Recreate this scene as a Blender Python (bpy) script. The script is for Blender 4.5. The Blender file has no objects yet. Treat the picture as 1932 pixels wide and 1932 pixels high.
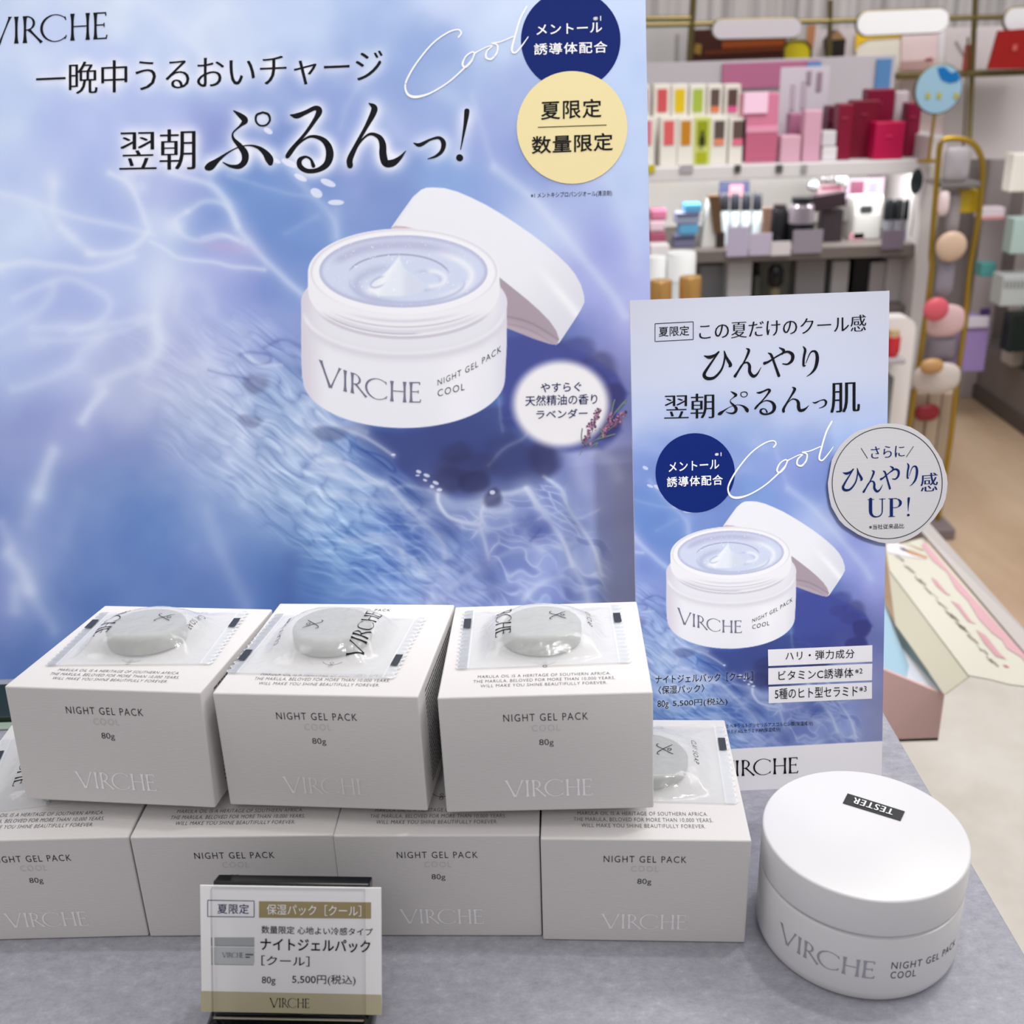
import bpy, bmesh, math, random
import numpy as np
from mathutils import Matrix, Vector, Euler
rng = np.random.default_rng(7); random.seed(7)
SC = bpy.context.scene; COL = SC.collection

# ------------------------------------------------------------------ camera
F_PX, PITCH, ROLL, CAM_H = 2073.27, 0.398563, -0.0334578, 0.329467
cp_, sp_ = math.cos(PITCH), math.sin(PITCH); cr_, sr_ = math.cos(ROLL), math.sin(ROLL)
FW = np.array([0, cp_, -sp_]); R0 = np.array([1., 0, 0]); U0 = np.array([0, sp_, cp_])
RT = cr_ * R0 + sr_ * U0; UP = -sr_ * R0 + cr_ * U0; EYE = np.array([0, 0, CAM_H])
cd = bpy.data.cameras.new('camera'); cam = bpy.data.objects.new('camera', cd); COL.objects.link(cam)
cam.matrix_world = Matrix([[RT[0], UP[0], -FW[0], 0], [RT[1], UP[1], -FW[1], 0], [RT[2], UP[2], -FW[2], CAM_H], [0, 0, 0, 1]])
cd.sensor_width = 36; cd.sensor_fit = 'HORIZONTAL'; cd.lens = 36 * F_PX / 1932; cd.clip_start = 0.01; cd.clip_end = 50
cd.dof.use_dof = True; cd.dof.focus_distance = 0.485; cd.dof.aperture_fstop = 14.5
SC.camera = cam

# ------------------------------------------------------------------ world, lamps, exposure
W = bpy.data.worlds.new('shop_ambience'); SC.world = W; W.use_nodes = True
bg = W.node_tree.nodes['Background']; bg.inputs[0].default_value = (1.0, 0.97, 0.96, 1); bg.inputs[1].default_value = 1.0
wn = W.node_tree.nodes; wl_ = W.node_tree.links.new; tc_ = wn.new('ShaderNodeTexCoord'); sx_ = wn.new('ShaderNodeSeparateXYZ'); mr0 = wn.new('ShaderNodeMapRange')
mr0.inputs['From Min'].default_value = -0.1; mr0.inputs['From Max'].default_value = 0.9; mr0.inputs['To Min'].default_value = 0.27; mr0.inputs['To Max'].default_value = 0.72   # dim shop walls, bright ceiling
wl_(tc_.outputs['Generated'], sx_.inputs[0]); wl_(sx_.outputs['Z'], mr0.inputs['Value']); wl_(mr0.outputs[0], bg.inputs[1])
SC.view_settings.view_transform = 'Standard'; SC.view_settings.look = 'None'
SC.view_settings.exposure = -0.10; SC.view_settings.gamma = 1.0; SC.view_settings.use_curve_mapping = False
SC.cycles.use_denoising = True
def lamp(name, kind, loc, target, energy, color=(1, 1, 1), **kw):
    l = bpy.data.lights.new(name, kind); l.energy = energy; l.color = color
    for k, v in kw.items(): setattr(l, k, v)
    o = bpy.data.objects.new(name, l); COL.objects.link(o); o.location = loc
    o.rotation_euler = (Vector(target) - Vector(loc)).to_track_quat('-Z', 'Y').to_euler(); return o
lamp('track_spot_overhead', 'SPOT', (0.42, 0.60, 1.85), (0.0, 0.40, 0.05), 24, (1, 0.985, 0.97), shadow_soft_size=0.035, spot_size=math.radians(60), spot_blend=0.6)
lamp('track_spot_poster', 'SPOT', (0.16, -0.85, 1.62), (0.0, 0.60, 0.515), 71, (1, 0.99, 0.985), shadow_soft_size=0.035, spot_size=math.radians(28), spot_blend=0.06)
lamp('fill_spot_card', 'SPOT', (0.40, -0.75, 1.65), (0.105, 0.455, 0.10), 48, (1, 0.99, 0.985), shadow_soft_size=0.03, spot_size=math.radians(7.5), spot_blend=0.45)  # added fill spot, brightens the lower counter card only
lamp('fill_area_front', 'AREA', (0.0, -1.3, 1.75), (0.0, 0.35, 0.05), 7.5, (1, 0.98, 0.97), shape='RECTANGLE', size=1.2, size_y=0.5)  # added fill light for the carton fronts, no known fixture
lamp('fill_area_left', 'AREA', (-1.5, 0.5, 1.8), (0.0, 0.40, 0.1), 8, (1, 0.98, 0.97), shape='RECTANGLE', size=1.0, size_y=0.5)  # added soft fill for left-facing sides of jar and cartons
lamp('fill_area_right', 'AREA', (1.6, 0.6, 1.7), (0.0, 0.40, 0.1), 12, (1, 0.98, 0.97), shape='RECTANGLE', size=1.0, size_y=0.5)  # added soft fill for right-facing carton sides
lamp('shelf_strip_light', 'AREA', (0.75, 2.84, 0.012), (0.75, 3.1, 0.012 - 0.3), 3.4, (1, 0.99, 0.97), shape='RECTANGLE', size=0.8, size_y=0.03)
lamp('fill_area_shelves', 'AREA', (1.0, 1.5, 2.1), (1.1, 3.0, -0.3), 38, (1, 0.98, 0.97), shape='RECTANGLE', size=1.6, size_y=0.8)  # unseen fill light, added to brighten the background shelves
lamp('fill_area_aisle', 'AREA', (1.7, 2.0, 2.3), (1.3, 2.2, -0.85), 18, (1, 0.97, 0.94), shape='RECTANGLE', size=1.2, size_y=1.2)  # unseen fill light, added to brighten the aisle behind

# ------------------------------------------------------------------ helpers
def lin(c):
    c = np.asarray(c, float) / 255.0
    return np.where(c <= 0.04045, c / 12.92, ((c + 0.055) / 1.055) ** 2.4)
def rays(P):
    P = np.atleast_2d(np.asarray(P, float))
    return FW * F_PX + (P[:, :1] - 966) * RT - (P[:, 1:2] - 966) * UP
def at(px, py, Y):                       # point of the photograph at world depth Y
    d = rays((px, py))[0]; return EYE + d * (Y / d[1])
def atz(px, py, z):
    d = rays((px, py))[0]; return EYE + d * ((z - CAM_H) / d[2])
def project(V):
    D = np.asarray(V) - EYE; z = D @ FW
    return np.stack([966 + F_PX * (D @ RT) / z, 966 - F_PX * (D @ UP) / z], -1)
_m = {}
def mat(name, rgb=(200, 200, 200), rough=0.5, metal=0.0, spec=0.4, **kw):
    if name in _m: return _m[name]
    m = bpy.data.materials.new(name); m.use_nodes = True
    b = m.node_tree.nodes['Principled BSDF']; c = lin(rgb)
    b.inputs['Base Color'].default_value = (*c, 1); b.inputs['Roughness'].default_value = rough
    b.inputs['Metallic'].default_value = metal; b.inputs['Specular IOR Level'].default_value = spec
    for k, v in kw.items(): b.inputs[k].default_value = v
    _m[name] = m; return m
def bump(m, scale=400, strength=0.1, stretch=(1, 1, 1), detail=3, dist=0.0005, coord='Object'):
    nt = m.node_tree; N = nt.nodes.new; L = nt.links.new
    tc = N('ShaderNodeTexCoord'); mp = N('ShaderNodeMapping'); mp.inputs['Scale'].default_value = stretch
    no = N('ShaderNodeTexNoise'); no.inputs['Scale'].default_value = scale; no.inputs['Detail'].default_value = detail
    bp = N('ShaderNodeBump'); bp.inputs['Strength'].default_value = strength; bp.inputs['Distance'].default_value = dist
    L(tc.outputs[coord], mp.inputs[0]); L(mp.outputs[0], no.inputs['Vector']); L(no.outputs[0], bp.inputs['Height'])
    L(bp.outputs[0], nt.nodes['Principled BSDF'].inputs['Normal']); return m
def mottle(m, cols, scale, stretch=(1, 1, 1), detail=6, rough=0.6, coord='Object'):   # noise between several colours
    nt = m.node_tree; N = nt.nodes.new; L = nt.links.new
    tc = N('ShaderNodeTexCoord'); mp = N('ShaderNodeMapping'); mp.inputs['Scale'].default_value = stretch
    no = N('ShaderNodeTexNoise'); no.inputs['Scale'].default_value = scale; no.inputs['Detail'].default_value = detail; no.inputs['Roughness'].default_value = rough
    cr = N('ShaderNodeValToRGB'); e = cr.color_ramp.elements
    while len(e) < len(cols): e.new(0.5)
    for i, c in enumerate(cols):
        e[i].position = 0.3 + 0.4 * i / (len(cols) - 1); e[i].color = (*lin(c), 1)
    L(tc.outputs[coord], mp.inputs[0]); L(mp.outputs[0], no.inputs['Vector']); L(no.outputs[0], cr.inputs[0])
    L(cr.outputs[0], nt.nodes['Principled BSDF'].inputs['Base Color']); return m
def colmat(name, rough=0.4, spec=0.35):
    m = mat(name, rough=rough, spec=spec); nt = m.node_tree
    a = nt.nodes.new('ShaderNodeAttribute'); a.attribute_name = 'print'
    nt.links.new(a.outputs['Color'], nt.nodes['Principled BSDF'].inputs['Base Color']); return m
def props(o, label=None, cat=None, group=None, kind=None):
    for k, v in (('label', label), ('category', cat), ('group', group), ('kind', kind)):
        if v: o[k] = v
    return o
def thing(name, label, cat, loc=(0, 0, 0), rot=(0, 0, 0), group=None):
    o = bpy.data.objects.new(name, None); COL.objects.link(o); o.empty_display_size = 0.01
    o.location = loc; o.rotation_euler = rot; return props(o, label, cat, group)
def wmat(o):
    m = o.matrix_basis.copy(); p = o.parent
    while p: m = p.matrix_basis @ m; p = p.parent
    return m
def stagger(V, F, n):                     # overlapping strokes of ink lie a few microns apart, never in one plane
    p = np.arange(len(V))
    def root(i):
        while p[i] != i: p[i] = p[p[i]]; i = p[i]
        return i
    for f in F:
        a = root(f[0])
        for q in f[1:]:
            b = root(q)
            if a != b: p[b] = a
    r = np.array([root(i) for i in range(len(V))]); k = np.unique(r, return_inverse=True)[1] % 40
    n = np.array([0, 0, 0.]) + n if not isinstance(n, str) else V * (1, 1, 0) / np.linalg.norm(V[:, :2], axis=1, keepdims=True)
    return V + k.reshape(-1, 1) * 3e-6 * n
def obj(name, V, F, mats, parent=None, midx=None, smooth=False, world=True, loc=None, colors=None, stag=None):
    """one mesh object; V in world space (or in the parent's space with world=False)"""
    V = np.asarray(V, np.float64).reshape(-1, 3)
    if stag is not None: V = stagger(V, F, stag)
    if parent is not None and world:
        M = np.array(wmat(parent).inverted()); V = V @ M[:3, :3].T + M[:3, 3]
    if parent is None and loc is None and world:
        lo, hi = V.min(0), V.max(0); loc = np.array([(lo[0] + hi[0]) / 2, (lo[1] + hi[1]) / 2, lo[2]])
    if loc is not None and world and parent is None: V = V - np.asarray(loc)
    me = bpy.data.meshes.new(name)
    if isinstance(F, np.ndarray):
        n, k = F.shape
        me.vertices.add(len(V)); me.vertices.foreach_set('co', V.astype(np.float32).ravel())
        me.loops.add(n * k); me.loops.foreach_set('vertex_index', F.astype(np.int32).ravel())
        me.polygons.add(n); me.polygons.foreach_set('loop_start', np.arange(0, n * k, k, dtype=np.int32))
        me.update(calc_edges=True)
    else:
        me.from_pydata(V.tolist(), [], [list(f) for f in F]); me.update()
    for m in (mats if isinstance(mats, (list, tuple)) else [mats]): me.materials.append(m)
    if midx is not None: me.polygons.foreach_set('material_index', np.asarray(midx, np.int32))
    if smooth: me.polygons.foreach_set('use_smooth', np.ones(len(me.polygons), bool))
    if colors is not None:
        a = me.color_attributes.new('print', 'FLOAT_COLOR', 'POINT')
        a.data.foreach_set('color', np.concatenate([colors, np.ones((len(colors), 1))], 1).astype(np.float32).ravel())
    o = bpy.data.objects.new(name, me); COL.objects.link(o)
    if parent is not None: o.parent = parent
    elif loc is not None: o.location = loc
    return o
class MB:                                 # collects solids of ONE part
    def __init__(s): s.V = []; s.F = []; s.M = []; s.n = 0
    def add(s, V, F, m=0):
        s.V.append(np.asarray(V, float)); s.F += [[i + s.n for i in f] for f in F]; s.M += [m] * len(F); s.n += len(V); return s
    def bm(s, b, m=0):
        b.verts.index_update(); s.add([v.co[:] for v in b.verts], [[v.index for v in f.verts] for f in b.faces], m); b.free(); return s
    def box(s, lo, hi, bev=0.0, m=0, seg=2):
        b = bmesh.new(); bmesh.ops.create_cube(b, size=1)
        lo, hi = np.array(lo, float), np.array(hi, float)
        for v in b.verts: v.co = Vector((lo + hi) / 2 + np.array(v.co[:]) * (hi - lo))
        if bev: bmesh.ops.bevel(b, geom=b.edges[:], offset=bev, segments=seg, affect='EDGES', profile=0.5)
        return s.bm(b, m)
    def lathe(s, prof, c=(0, 0, 0), n=48, m=0, caps=True, axis='z'):
        t = np.linspace(0, 2 * np.pi, n, endpoint=False); V = []; F = []
        for r, z in prof: V += [(r * math.cos(a), r * math.sin(a), z) for a in t]
        for i in range(len(prof) - 1):
            for j in range(n):
                k = (j + 1) % n; F.append([i * n + j, i * n + k, (i + 1) * n + k, (i + 1) * n + j])
        if caps:
            F.append(list(range(n))[::-1]); F.append([(len(prof) - 1) * n + j for j in range(n)])
        V = np.array(V)
        if axis == 'y': V = V[:, [0, 2, 1]]
        return s.add(V + np.array(c), F, m)
    def tube(s, P, r, n=8, m=0):
        P = np.asarray(P, float); V = []; F = []
        r = np.broadcast_to(r, len(P))
        for i, p in enumerate(P):
            t = P[min(i + 1, len(P) - 1)] - P[max(i - 1, 0)]; t /= np.linalg.norm(t) + 1e-12
            a = np.array([0, 0, 1.]) if abs(t[2]) < 0.9 else np.array([1., 0, 0])
            u = np.cross(t, a); u /= np.linalg.norm(u); w = np.cross(t, u)
            V += [p + r[i] * (u * math.cos(q) + w * math.sin(q)) for q in np.linspace(0, 2 * np.pi, n, endpoint=False)]
        for i in range(len(P) - 1):
            for j in range(n):
                k = (j + 1) % n; F.append([i * n + j, i * n + k, (i + 1) * n + k, (i + 1) * n + j])
        F.append(list(range(n))[::-1]); F.append([(len(P) - 1) * n + j for j in range(n)])
        return s.add(V, F, m)
    def prism(s, poly, thick, m=0):       # poly: planar 3D ring, thick: offset vector
        n = len(poly); P = np.asarray(poly, float); Q = P + np.asarray(thick)
        return s.add(np.concatenate([P, Q]), [list(range(n)), [n + i for i in range(n)][::-1]] + [[i, n + i, n + (i + 1) % n, (i + 1) % n] for i in range(n)], m)
    def build(s, name, mats, parent=None, smooth=False, world=True, loc=None):
        o = obj(name, np.concatenate(s.V), s.F, mats, parent, s.M, False, world, loc)
        b = bmesh.new(); b.from_mesh(o.data); bmesh.ops.recalc_face_normals(b, faces=b.faces); b.to_mesh(o.data); b.free()
        if smooth:
            o.data.polygons.foreach_set('use_smooth', np.ones(len(o.data.polygons), bool))
            for e in o.data.edges: pass
            o.data.set_sharp_from_angle(angle=math.radians(38))
        return o
def copy_tree(o, parent=None):
    c = o.copy(); COL.objects.link(c)
    if parent: c.parent = parent
    for ch in list(o.children): copy_tree(ch, c)
    return c

# ------------------------------------------------------------------ lettering: flat glyph meshes in a unit box
_tc = {}
def glyphs(s, off=0.0, smear=0.0, space=1.0):
    """ink box scaled to 0..1 in x and y; smear thickens upright strokes (brush-like serif look)"""
    key = (s, off, smear, space)
    if key in _tc: return _tc[key]
    c = bpy.data.curves.new('lettering', 'FONT'); c.body = s; c.offset = off; c.resolution_u = 3; c.space_character = space
    o = bpy.data.objects.new('lettering', c); COL.objects.link(o)
    dg = bpy.context.evaluated_depsgraph_get(); dg.update()
    me = bpy.data.meshes.new_from_object(o.evaluated_get(dg))
    V = np.array([v.co[:2] for v in me.vertices]); F = [list(p.vertices) for p in me.polygons]
    bpy.data.objects.remove(o); bpy.data.curves.remove(c); bpy.data.meshes.remove(me)
    if smear:
        n = len(V); V = np.concatenate([V + (dx, 0) for dx in (-smear, 0, smear)])
        F = [[i + k * n for i in f] for k in range(3) for f in F]
    lo, hi = V.min(0), V.max(0); asp = (hi[0] - lo[0]) / (hi[1] - lo[1])
    _tc[key] = ((V - lo) / (hi - lo), F, asp); return _tc[key]
def smooth_path(P, n=6):
    P = np.asarray(P, float)
    if len(P) < 3: n = 3
    Q = np.concatenate([2 * P[:1] - P[1:2], P, 2 * P[-1:] - P[-2:-1]]); out = []
    for i in range(1, len(Q) - 2):
        for t in np.arange(n) / n:
            a, b, c, d = Q[i - 1:i + 3]
            out.append(0.5 * (2 * b + (c - a) * t + (2 * a - 5 * b + 4 * c - d) * t * t + (3 * b - a - 3 * c + d) * t ** 3))
    out.append(P[-1]); return np.array(out)
def ribbon(P, smooth=True):
    """brush stroke: rows (x, y, full width) -> verts, faces with a round blob at each sample"""
    S = smooth_path(P) if smooth else np.asarray(P, float)
    V = []; F = []; xy = S[:, :2]; w = np.maximum(S[:, 2], 1e-6) / 2
    T = np.gradient(xy, axis=0); T /= np.linalg.norm(T, axis=1, keepdims=True) + 1e-9; Nn = np.stack([-T[:, 1], T[:, 0]], 1)
    V = np.concatenate([xy + Nn * w[:, None], xy - Nn * w[:, None]]); n = len(S)
    F = [[i, i + 1, n + i + 1, n + i] for i in range(n - 1)]
    t = np.linspace(0, 2 * np.pi, 12, endpoint=False); ring = np.stack([np.cos(t), np.sin(t)], 1); V = [V]; k = 2 * n
    if smooth:
        for i in range(n):
            V.append(xy[i] + ring * w[i]); F.append(list(range(k, k + 12))); k += 12
    return np.concatenate(V), F
def merge(parts):
    V = []; F = []; n = 0
    for v, f in parts: V.append(v); F += [[i + n for i in q] for q in f]; n += len(v)
    return np.concatenate(V), F
def strokes(S): return merge([ribbon(p) for p in S])
def disc(cx, cy, rx, ry, n=64, jit=None):
    t = np.linspace(0, 2 * np.pi, n, endpoint=False); k = np.ones(n) if jit is None else jit
    return np.stack([cx + rx * k * np.cos(t), cy + ry * k * np.sin(t)], 1), [list(range(n))]
def ring2(cx, cy, rx, ry, w, n=72):
    a, _ = disc(cx, cy, rx, ry, n); b, _ = disc(cx, cy, rx - w, ry - w, n)
    return np.concatenate([a, b]), [[i, (i + 1) % n, n + (i + 1) % n, n + i] for i in range(n)]
def poly(pts): return np.array(pts, float), [list(range(len(pts)))]
def seg(x0, y0, x1, y1, w): return ribbon([(x0, y0, w), (x1, y1, w)], smooth=False)
def frame(pts, w): return merge([seg(*pts[i], *pts[(i + 1) % 4], w) for i in range(4)])
def place(g, x0, y0, x1, y1, h, slant=0.0):
    """unit glyphs -> photo/paper coordinates (y down): baseline-left, baseline-right, height"""
    V, F = g[0], g[1]
    P = np.stack([x0 + V[:, 0] * (x1 - x0) + slant * V[:, 1] * h, y0 + V[:, 0] * (y1 - y0) - V[:, 1] * h], 1)
    return P, F
def txt(s, x0, y0, x1, y1, h, off=0.0, smear=0.0, space=1.0): return place(glyphs(s, off, smear, space), x0, y0, x1, y1, h)
def norm(S):                              # strokes (y down) -> unit glyph
    V, F = S; lo, hi = V.min(0), V.max(0); U = (V - lo) / (hi - lo); U[:, 1] = 1 - U[:, 1]; return U, F, (hi[0] - lo[0]) / (hi[1] - lo[1])
# flared capitals of the wordmark, cap height 1
def flare(x0, y0, x1, y1, w, k=1.9):
    p = np.linspace(0, 1, 9); q = np.abs(p * 2 - 1) ** 3
    return ribbon(np.stack([x0 + p * (x1 - x0), y0 + p * (y1 - y0), w * (1 + (k - 1) * q)], 1), smooth=False)
def arc(cx, cy, rx, ry, a0, a1, w0, w1, n=22):
    t = np.radians(np.linspace(a0, a1, n)); m = np.linspace(-1, 1, n)
    return ribbon(np.stack([cx + rx * np.cos(t), cy + ry * np.sin(t), w0 + (w1 - w0) * m ** 2], 1), smooth=False)
WM = []
WM += [flare(-1.02, 1, -.62, 0, .085, 1.7), flare(-.22, 1, -.60, 0, .05, 1.9), seg(-1.1, .99, -.94, .99, .03), seg(-.29, .99, -.15, .99, .03)]
WM += [flare(0, 1, 0, 0, .085)]
WM += [flare(.30, 1, .30, 0, .085), arc(.36, .73, .25, .25, 95, -95, .05, .05), arc(.36, .73, .25, .25, 50, -50, .085, .05), flare(.44, .49, .88, -.01, .075, 1.6), seg(.27, .98, .4, .98, .045), seg(.3, .48, .45, .48, .04)]
WM += [arc(1.35, .5, .49, .50, 42, 318, .035, .035), arc(1.35, .5, .475, .49, 105, 255, .09, .04), seg(1.69, .92, 1.72, .78, .04), seg(1.69, .08, 1.74, .22, .04)]
WM += [flare(1.95, 1, 1.95, 0, .085), flare(2.48, 1, 2.48, 0, .085), seg(1.95, .52, 2.48, .52, .045)]
WM += [flare(2.75, 1, 2.75, 0, .085), seg(2.72, .975, 3.12, .975, .05), seg(2.75, .53, 3.06, .53, .045), seg(2.72, .025, 3.14, .025, .05), seg(3.1, 1, 3.11, .86, .045), seg(3.12, 0, 3.15, .15, .045), seg(3.05, .6, 3.05, .45, .04)]
WM = [(v * (1, -1), f) for v, f in WM]
WORDMARK = norm(merge(WM))
# brushed kana traced stroke by stroke
def z1(S): return [[(x * .33126, y * .33126, w * .33126) for x, y, w in p] for p in S]
def z2(S): return [[(600 + x * .33126, y * .33126, w * .33126) for x, y, w in p] for p in S]
K_PU = z1([[(1330, 630, 6), (1365, 655, 26), (1395, 685, 36), (1370, 715, 14), (1328, 755, 9), (1330, 790, 16), (1365, 830, 30), (1395, 875, 40), (1392, 920, 36), (1360, 948, 28), (1310, 945, 16), (1270, 925, 6)],
           [(1180, 955, 30), (1200, 945, 46), (1245, 908, 22), (1300, 868, 9), (1360, 838, 6), (1420, 828, 8), (1470, 840, 18), (1510, 870, 34), (1533, 905, 46), (1540, 928, 30)],
           [(1497, 640, 12), (1462, 655, 13), (1458, 690, 12), (1480, 714, 10), (1515, 712, 10), (1537, 685, 12), (1528, 652, 14), (1497, 640, 12)]])
K_RU = z1([[(1655, 655, 8), (1690, 660, 30), (1740, 640, 24), (1795, 615, 26), (1818, 632, 36), (1795, 680, 24), (1735, 765, 18), (1660, 850, 20), (1635, 890, 20), (1650, 882, 14), (1700, 820, 10), (1765, 778, 14), (1830, 790, 26), (1868, 830, 38), (1878, 885, 44), (1858, 938, 36), (1805, 970, 26), (1745, 972, 26), (1708, 945, 30), (1708, 910, 26), (1740, 893, 14), (1770, 908, 14), (1785, 945, 22)]])
K_N = z2([[(290, 588, 6), (320, 612, 34), (312, 650, 34), (270, 730, 22), (215, 830, 22), (182, 905, 34), (182, 942, 34)],
          [(185, 930, 8), (230, 825, 9), (290, 765, 14), (345, 778, 26), (368, 820, 38), (370, 880, 42), (385, 928, 42), (425, 928, 40), (465, 900, 22), (500, 860, 4)]])
K_TSU = z2([[(545, 815, 6), (580, 825, 22), (640, 795, 12), (690, 785, 18), (715, 815, 28), (705, 860, 22), (670, 890, 14), (625, 905, 4)]])
K_EX = z2([[(848, 632, 30), (846, 655, 28), (838, 710, 20), (824, 790, 11), (812, 852, 5)], [(806, 898, 40), (807, 899, 40)]])
def z6(S): return [[(x, y, w) for x, y, w in p] for p in S]
K_HI = [[(478, 455, 5), (510, 463, 20), (545, 450, 14), (568, 430, 8), (540, 470, 10), (492, 540, 16), (478, 572, 20), (498, 592, 20), (542, 585, 15), (585, 535, 12), (603, 470, 10), (600, 425, 5), (612, 462, 14), (638, 508, 20), (630, 520, 8)]]
K_N2 = [[(735, 410, 5), (750, 425, 16), (722, 490, 10), (684, 550, 12), (666, 578, 18)], [(668, 572, 4), (705, 512, 7), (738, 495, 10), (754, 515, 17), (755, 552, 19), (776, 578, 19), (800, 566, 11), (824, 525, 3)]]
K_YA = [[(845, 500, 18), (872, 489, 12), (925, 455, 9), (980, 430, 13), (1014, 447, 20), (1012, 482, 19), (985, 505, 11), (955, 503, 6)], [(935, 405, 5), (962, 422, 17), (952, 445, 8)], [(868, 438, 5), (886, 450, 15), (905, 500, 14), (932, 575, 18)]]
K_RI = [[(1080, 398, 5), (1092, 420, 15), (1084, 465, 14), (1082, 512, 13), (1094, 514, 5)], [(1096, 500, 4), (1125, 435, 8), (1155, 430, 15), (1166, 468, 21), (1155, 525, 18), (1130, 560, 10), (1102, 580, 3)]]
C_COOL = [[(800, 212, 9), (816, 188, 10), (798, 169, 9), (740, 185, 9), (650, 250, 9), (560, 360, 10), (508, 450, 11), (497, 500, 10), (515, 540, 14), (560, 552, 16), (640, 530, 10), (740, 470, 9), (820, 400, 10), (868, 350, 9), (890, 312, 9), (880, 296, 9), (843, 320, 9), (823, 365, 12), (840, 382, 12), (874, 350, 9), (893, 305, 9), (920, 288, 7), (965, 266, 7), (992, 262, 8), (962, 292, 10), (958, 328, 12), (988, 336, 12), (1018, 300, 10), (1022, 258, 10), (992, 246, 8), (1040, 238, 8), (1112, 208, 8)],
          [(1188, 38, 10), (1150, 112, 11), (1116, 228, 11), (1104, 286, 12), (1124, 300, 10), (1160, 262, 8), (1197, 210, 5)]]
UPX = [ribbon([(.1, 1, .15), (.1, .42, .15), (.13, .2, .13), (.24, .06, .09), (.4, .03, .06), (.54, .09, .055), (.62, .22, .05), (.64, .42, .05), (.64, 1, .05)]), seg(-.04, .985, .26, .985, .035), seg(.5, .985, .78, .985, .035),
       seg(1.06, 0, 1.06, 1, .14), seg(.92, .985, 1.3, .985, .035), seg(.92, .015, 1.22, .015, .035), arc(1.22, .735, .27, .245, 92, -92, .035, .035), arc(1.22, .735, .26, .245, 55, -55, .12, .05), seg(1.06, .49, 1.24, .49, .035),
       ribbon([(1.86, .97, .11), (1.855, .85, .10), (1.84, .55, .05), (1.835, .27, .02)]), disc(1.84, .06, .065, .065, 20)]
N_UP = norm(merge([(v * (1, -1), f) for v, f in UPX]))
class Sheet:                              # a flat printed sheet standing in the scene
    def __init__(s, O, ua, va): s.O, s.ua, s.va = np.array(O, float), np.array(ua, float), np.array(va, float); s.n = np.cross(s.ua, s.va)
    def px(s, P, off=0.0):                # photo coordinates -> points on the sheet
        d = rays(P); t = ((s.O + s.n * off - EYE) @ s.n) / (d @ s.n); return EYE + d * t[:, None]
    def uv(s, U, off=0.0): U = np.asarray(U, float); return s.O + U[:, :1] * s.ua + U[:, 1:2] * s.va + s.n * off
    def ink(s, name, parts, mats, parent, off):
        """parts: (verts, faces[, material index]) in photo coordinates -> one printed part"""
        V, F = merge([(p[0], p[1]) for p in parts]); mi = [m for p in parts for m in [p[2] if len(p) > 2 else 0] * len(p[1])]
        return obj(name, s.px(V, off), F, mats, parent, mi, stag=s.n)
def leaning(x0, y0, z0, yaw, lean, roll=0.0):
    ua = np.array([math.cos(yaw), math.sin(yaw), 0]); bk = np.array([-math.sin(yaw), math.cos(yaw), 0]); va = math.cos(lean) * np.array([0, 0, 1]) + math.sin(lean) * bk
    return Sheet((x0, y0, z0), ua * math.cos(roll) + va * math.sin(roll), -ua * math.sin(roll) + va * math.cos(roll))

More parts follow.
